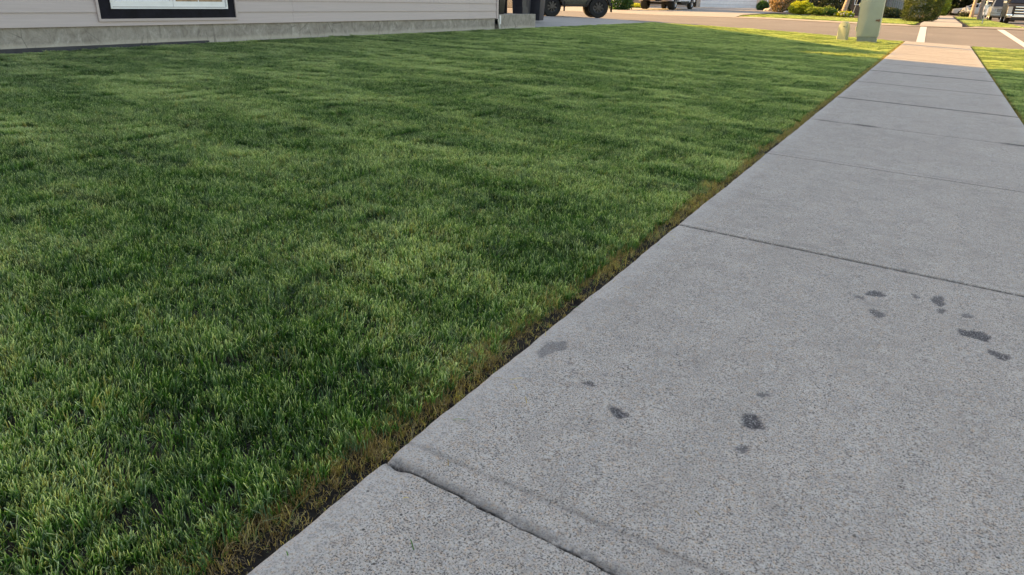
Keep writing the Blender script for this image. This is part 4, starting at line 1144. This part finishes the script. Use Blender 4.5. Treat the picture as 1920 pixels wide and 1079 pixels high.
def tree(x, y, z, lean, h, rad, label, bark, leafm, crown=(2.2, 2.0), group=None, n=5000, seed=1, name='street_tree', cz=None):
    t = thing(name, (x, y, z), 0, label, 'tree', group)
    r = random.Random(seed)
    pts, rs = [], []
    for k in range(8):
        f = k / 7; pts.append((lean * f * h + .04 * math.sin(f * 7 + seed), .05 * math.sin(f * 5 + seed), -.1 + f * h)); rs.append(rad * (1.25 if k == 0 else 1) * (1 - .5 * f))
    b = MB().tube(pts, rs, 12)
    top = Vector(pts[-1])
    for k in range(9):
        a = r.uniform(0, 6.28); f = r.uniform(.55, 1.0); p = Vector(pts[min(7, int(f * 7))])
        q = p + Vector((math.cos(a) * crown[0] * .6, math.sin(a) * crown[0] * .6, r.uniform(.5, 1.2) * crown[1] * .6))
        b.tube([p, (p + q) / 2 + Vector((0, 0, .15)), q], [rad * .4, rad * .25, rad * .1], 6)
    b.build('trunk', M[bark], t, True)
    V, F, v = leaves(n, ellip(crown[0], crown[0], crown[1], 0, .35, 16, 2, seed), seed, .17)
    V[:, 2] += (cz if cz else h + crown[1] * .45); V[:, 0] += top.x
    raw('crown', V, F, M[leafm], t, False, {'v': ('FLOAT', v)})
    return t
tree(2.52, 70.0, zt(2.5, 70) + .0, .0, 4.2, .17, 'nearer of the two pale barked street tree trunks on the boulevard', 'bark', 'lf_crown', (2.4, 1.9), 'street trees on the boulevard', seed=3)
tree(2.50, 89.0, zt(2.5, 89) + .0, -.01, 4.4, .19, 'farther of the two pale barked street tree trunks on the boulevard', 'bark', 'lf_crown', (2.4, 1.9), 'street trees on the boulevard', seed=4)
tree(-5.75, 53.4, zt(-5.75, 53.4), .10, 3.8, .17, 'leaning pale trunk behind the hosta across the street', 'bark', 'lf_crown', (1.8, 1.6), seed=5, name='garden_tree')
# wall of green at the end of the street
def big_tree(x, y, rx, rz, m, seed, label):
    t = thing('background_tree', (x, y, zt(x, y)), 0, label, 'tree', 'leafy trees closing the end of the street')
    MB().tube([(0, 0, -.2), (.1, 0, 1.5), (0, .1, rz * 1.2)], [.35, .28, .15], 8).build('trunk', M['barkdark'], t, True)
    V, F, v = leaves(9000, ellip(rx, rx * .8, rz, rz * .92, .5, 18, 2.3, seed), seed, .45)
    raw('crown', V, F, M[m], t, False, {'v': ('FLOAT', v)})
big_tree(-4.6, 118, 3.4, 4.2, 'lf_crown', 31, 'green tree left of the lime bush at the end of the path')
big_tree(1.0, 124, 3.2, 4.6, 'lf_dark', 32, 'dark tree directly behind the silver sedan')
big_tree(6.6, 121, 3.4, 4.4, 'lf_dark', 33, 'dark tree behind the second street tree trunk')
big_tree(12.4, 124, 3.6, 5.0, 'lf_crown', 34, 'green tree seen above the parked SUVs')
big_tree(19.0, 126, 4.2, 5.2, 'lf_dark', 35, 'dark tree behind the dark pickup truck')
o = shrub('garden_hedge', -4.0, 88, zt(-4, 88), 'clipped green hedge beyond the weathered fence', [('foliage', 6000, ellip(2.6, .8, .9, .8, .7, 20, 3.4, 36), .18, 'lf_green', 36)])

# ================================================================ FAR SIDE BUILDINGS AND FENCE
def far_house():
    gz = zt(-16, 62)
    t = thing('house', (-15, 63, gz), 0, 'pale house across the street with a wide white garage door', 'house')
    def bx(nm, m, *a, parent=t, bev=0): return MB().box(*a, bev).build(nm, M[m], parent)
    bx('wall', 'farwallpink', -14.5, -4.3, -.02, 8, -.3, 3.2)
    bx('wall', 'farwall', -3.4, 1.75, 0.0, 9, -.3, 3.0)          # garage block round the door
    bx('garage_door', 'garagedoor', -3.05, 1.72, -.05, -.002, .0, 2.25)
    g = MB()
    for k in range(1, 8): g.box(-3.04, 1.71, -.056, -.0505, k * .28, k * .28 + .012)
    g.build('panel_grooves', M['stonebase'], t)
    bx('wall', 'farwall', 1.76, 4.2, -.9, 8, .42, 3.0)
    bx('stone_base', 'stonebase', 1.755, 4.22, -.95, 8, -.3, .42)
    bx('downpipe', 'vinylwhite', 2.55, 2.64, -.99, -.91, .42, 3.0)
    bx('wall', 'barkdark', 4.23, 11.0, .8, 8, -.5, 3.0)
    for x0, x1 in ((4.7, 5.6), (6.5, 7.8), (8.8, 10.2)):
        w = bx('window', 'vinylwhite', x0, x1, .74, .795, .5, 1.8)
        bx('pane', 'glass', x0 + .06, x1 - .06, .72, .739, .56, 1.74, parent=w)
    rb = MB()
    for pts in ([(-15.2, -.6, 3.2), (11.6, -.6, 3.2), (8.6, 4, 5.2), (-12, 4, 5.2)],): rb.slab(pts, .12)
    rb.slab([(-15.2, 9, 3.2), (-12, 4, 5.2), (8.6, 4, 5.2), (11.6, 9, 3.2)], .12)
    rb.build('roof', M['shingle'], t)
far_house()
t = thing('house', (-27, 55, zt(-27, 55)), 0, 'pinkish wall of the neighbouring house left of the white garage', 'house')
MB().box(-4, 3.2, 0, 6, -.3, 3.1).build('wall', M['farwallpink'], t)
MB().slab([(-4.6, -.6, 3.1), (3.8, -.6, 3.1), (3.8, 3, 4.8), (-4.6, 3, 4.8)], .12).slab([(-4.6, 6.6, 3.1), (-4.6, 3, 4.8), (3.8, 3, 4.8), (3.8, 6.6, 3.1)], .12).build('roof', M['shingle'], t)
# weathered picket fence
t = thing('wooden_fence', (-4.2, 64.5, zt(-4, 64)), 0, 'weathered grey board fence behind the spreading juniper', 'fence')
f = MB()
r_ = random.Random(5)
for k in range(34):
    x = -2.2 + k * .15; f.box(x, x + .125, 0, .02, .05, 1.75 + r_.uniform(-.03, .03))
f.build('boards', M['fencewood'], t)
MB().box(-2.25, 2.95, .021, .06, .4, .49).box(-2.25, 2.95, .021, .06, 1.4, 1.49).build('rail', M['fencewood'], t)
for k in range(3): MB().box(-2.2 + k * 2.45, -2.1 + k * 2.45, .061, .16, -.3, 1.85).build('post', M['fencewood'], t)
# garden bed, stones
o = grid_mesh('garden_bed', np.arange(-12.2, -3.4, .4), np.arange(49.3, 58.6, .5), lambda X, Y: zterr(X, Y) + .03 + .02 * np.sin(X * 5) * np.cos(Y * 4), M['mulch']); tag(o, kind='structure')
for i, (x, y, s, lb) in enumerate(((-10.9, 55.4, .32, 'pale flat stone between the small bush and the blossoming shrub'), (-9.2, 52.6, .16, 'small pale stone at the foot of the blossoming shrub'), (-4.2, 51.5, .2, 'pale stone at the right end of the garden bed'))):
    bm = bmesh.new(); bmesh.ops.create_icosphere(bm, subdivisions=3, radius=s)
    for v in bm.verts:
        n = v.co.normalized(); v.co *= 1 + .12 * math.sin(n.x * 5 + i) + .1 * math.sin(n.y * 6 + i * 2); v.co.z *= .5
    me = bpy.data.meshes.new('garden_stone'); bm.to_mesh(me); bm.free()
    o = link('garden_stone', me, M['rock']); o.location = (x, y, zt(x, y) + .08); tag(o, lb, 'stone', 'stones in the garden bed')
# garden hose reel / thin stakes near the leaning tree
t = thing('garden_stake', (-5.15, 53.0, zt(-5.1, 53)), 0, 'thin grey stake leaning beside the pale garden trunk', 'stake')
MB().tube([(0, 0, 0), (.22, 0, 1.5)], .02, 6).build('stake_rod', M['galv'], t)
# sign post on the far corner
z = zt(1.83, 45.2)
t = thing('sign_post', (1.80, 45.3, z - .1), 0, 'thin galvanised sign post with a small pale plate on the far grass corner', 'sign post')
MB().tube([(0, 0, 0), (.02, 0, 2.6)], .026, 8).build('post', M['galv'], t, True)
MB().box(-.075, .085, -.045, -.03, .82, 1.0, .004).build('plate', M['sticker'], t)
MB().box(-.25, .29, -.045, -.03, 2.0, 2.5, .004).build('sign_plate', M['sticker'], t)
# white fleck of litter on the lawn
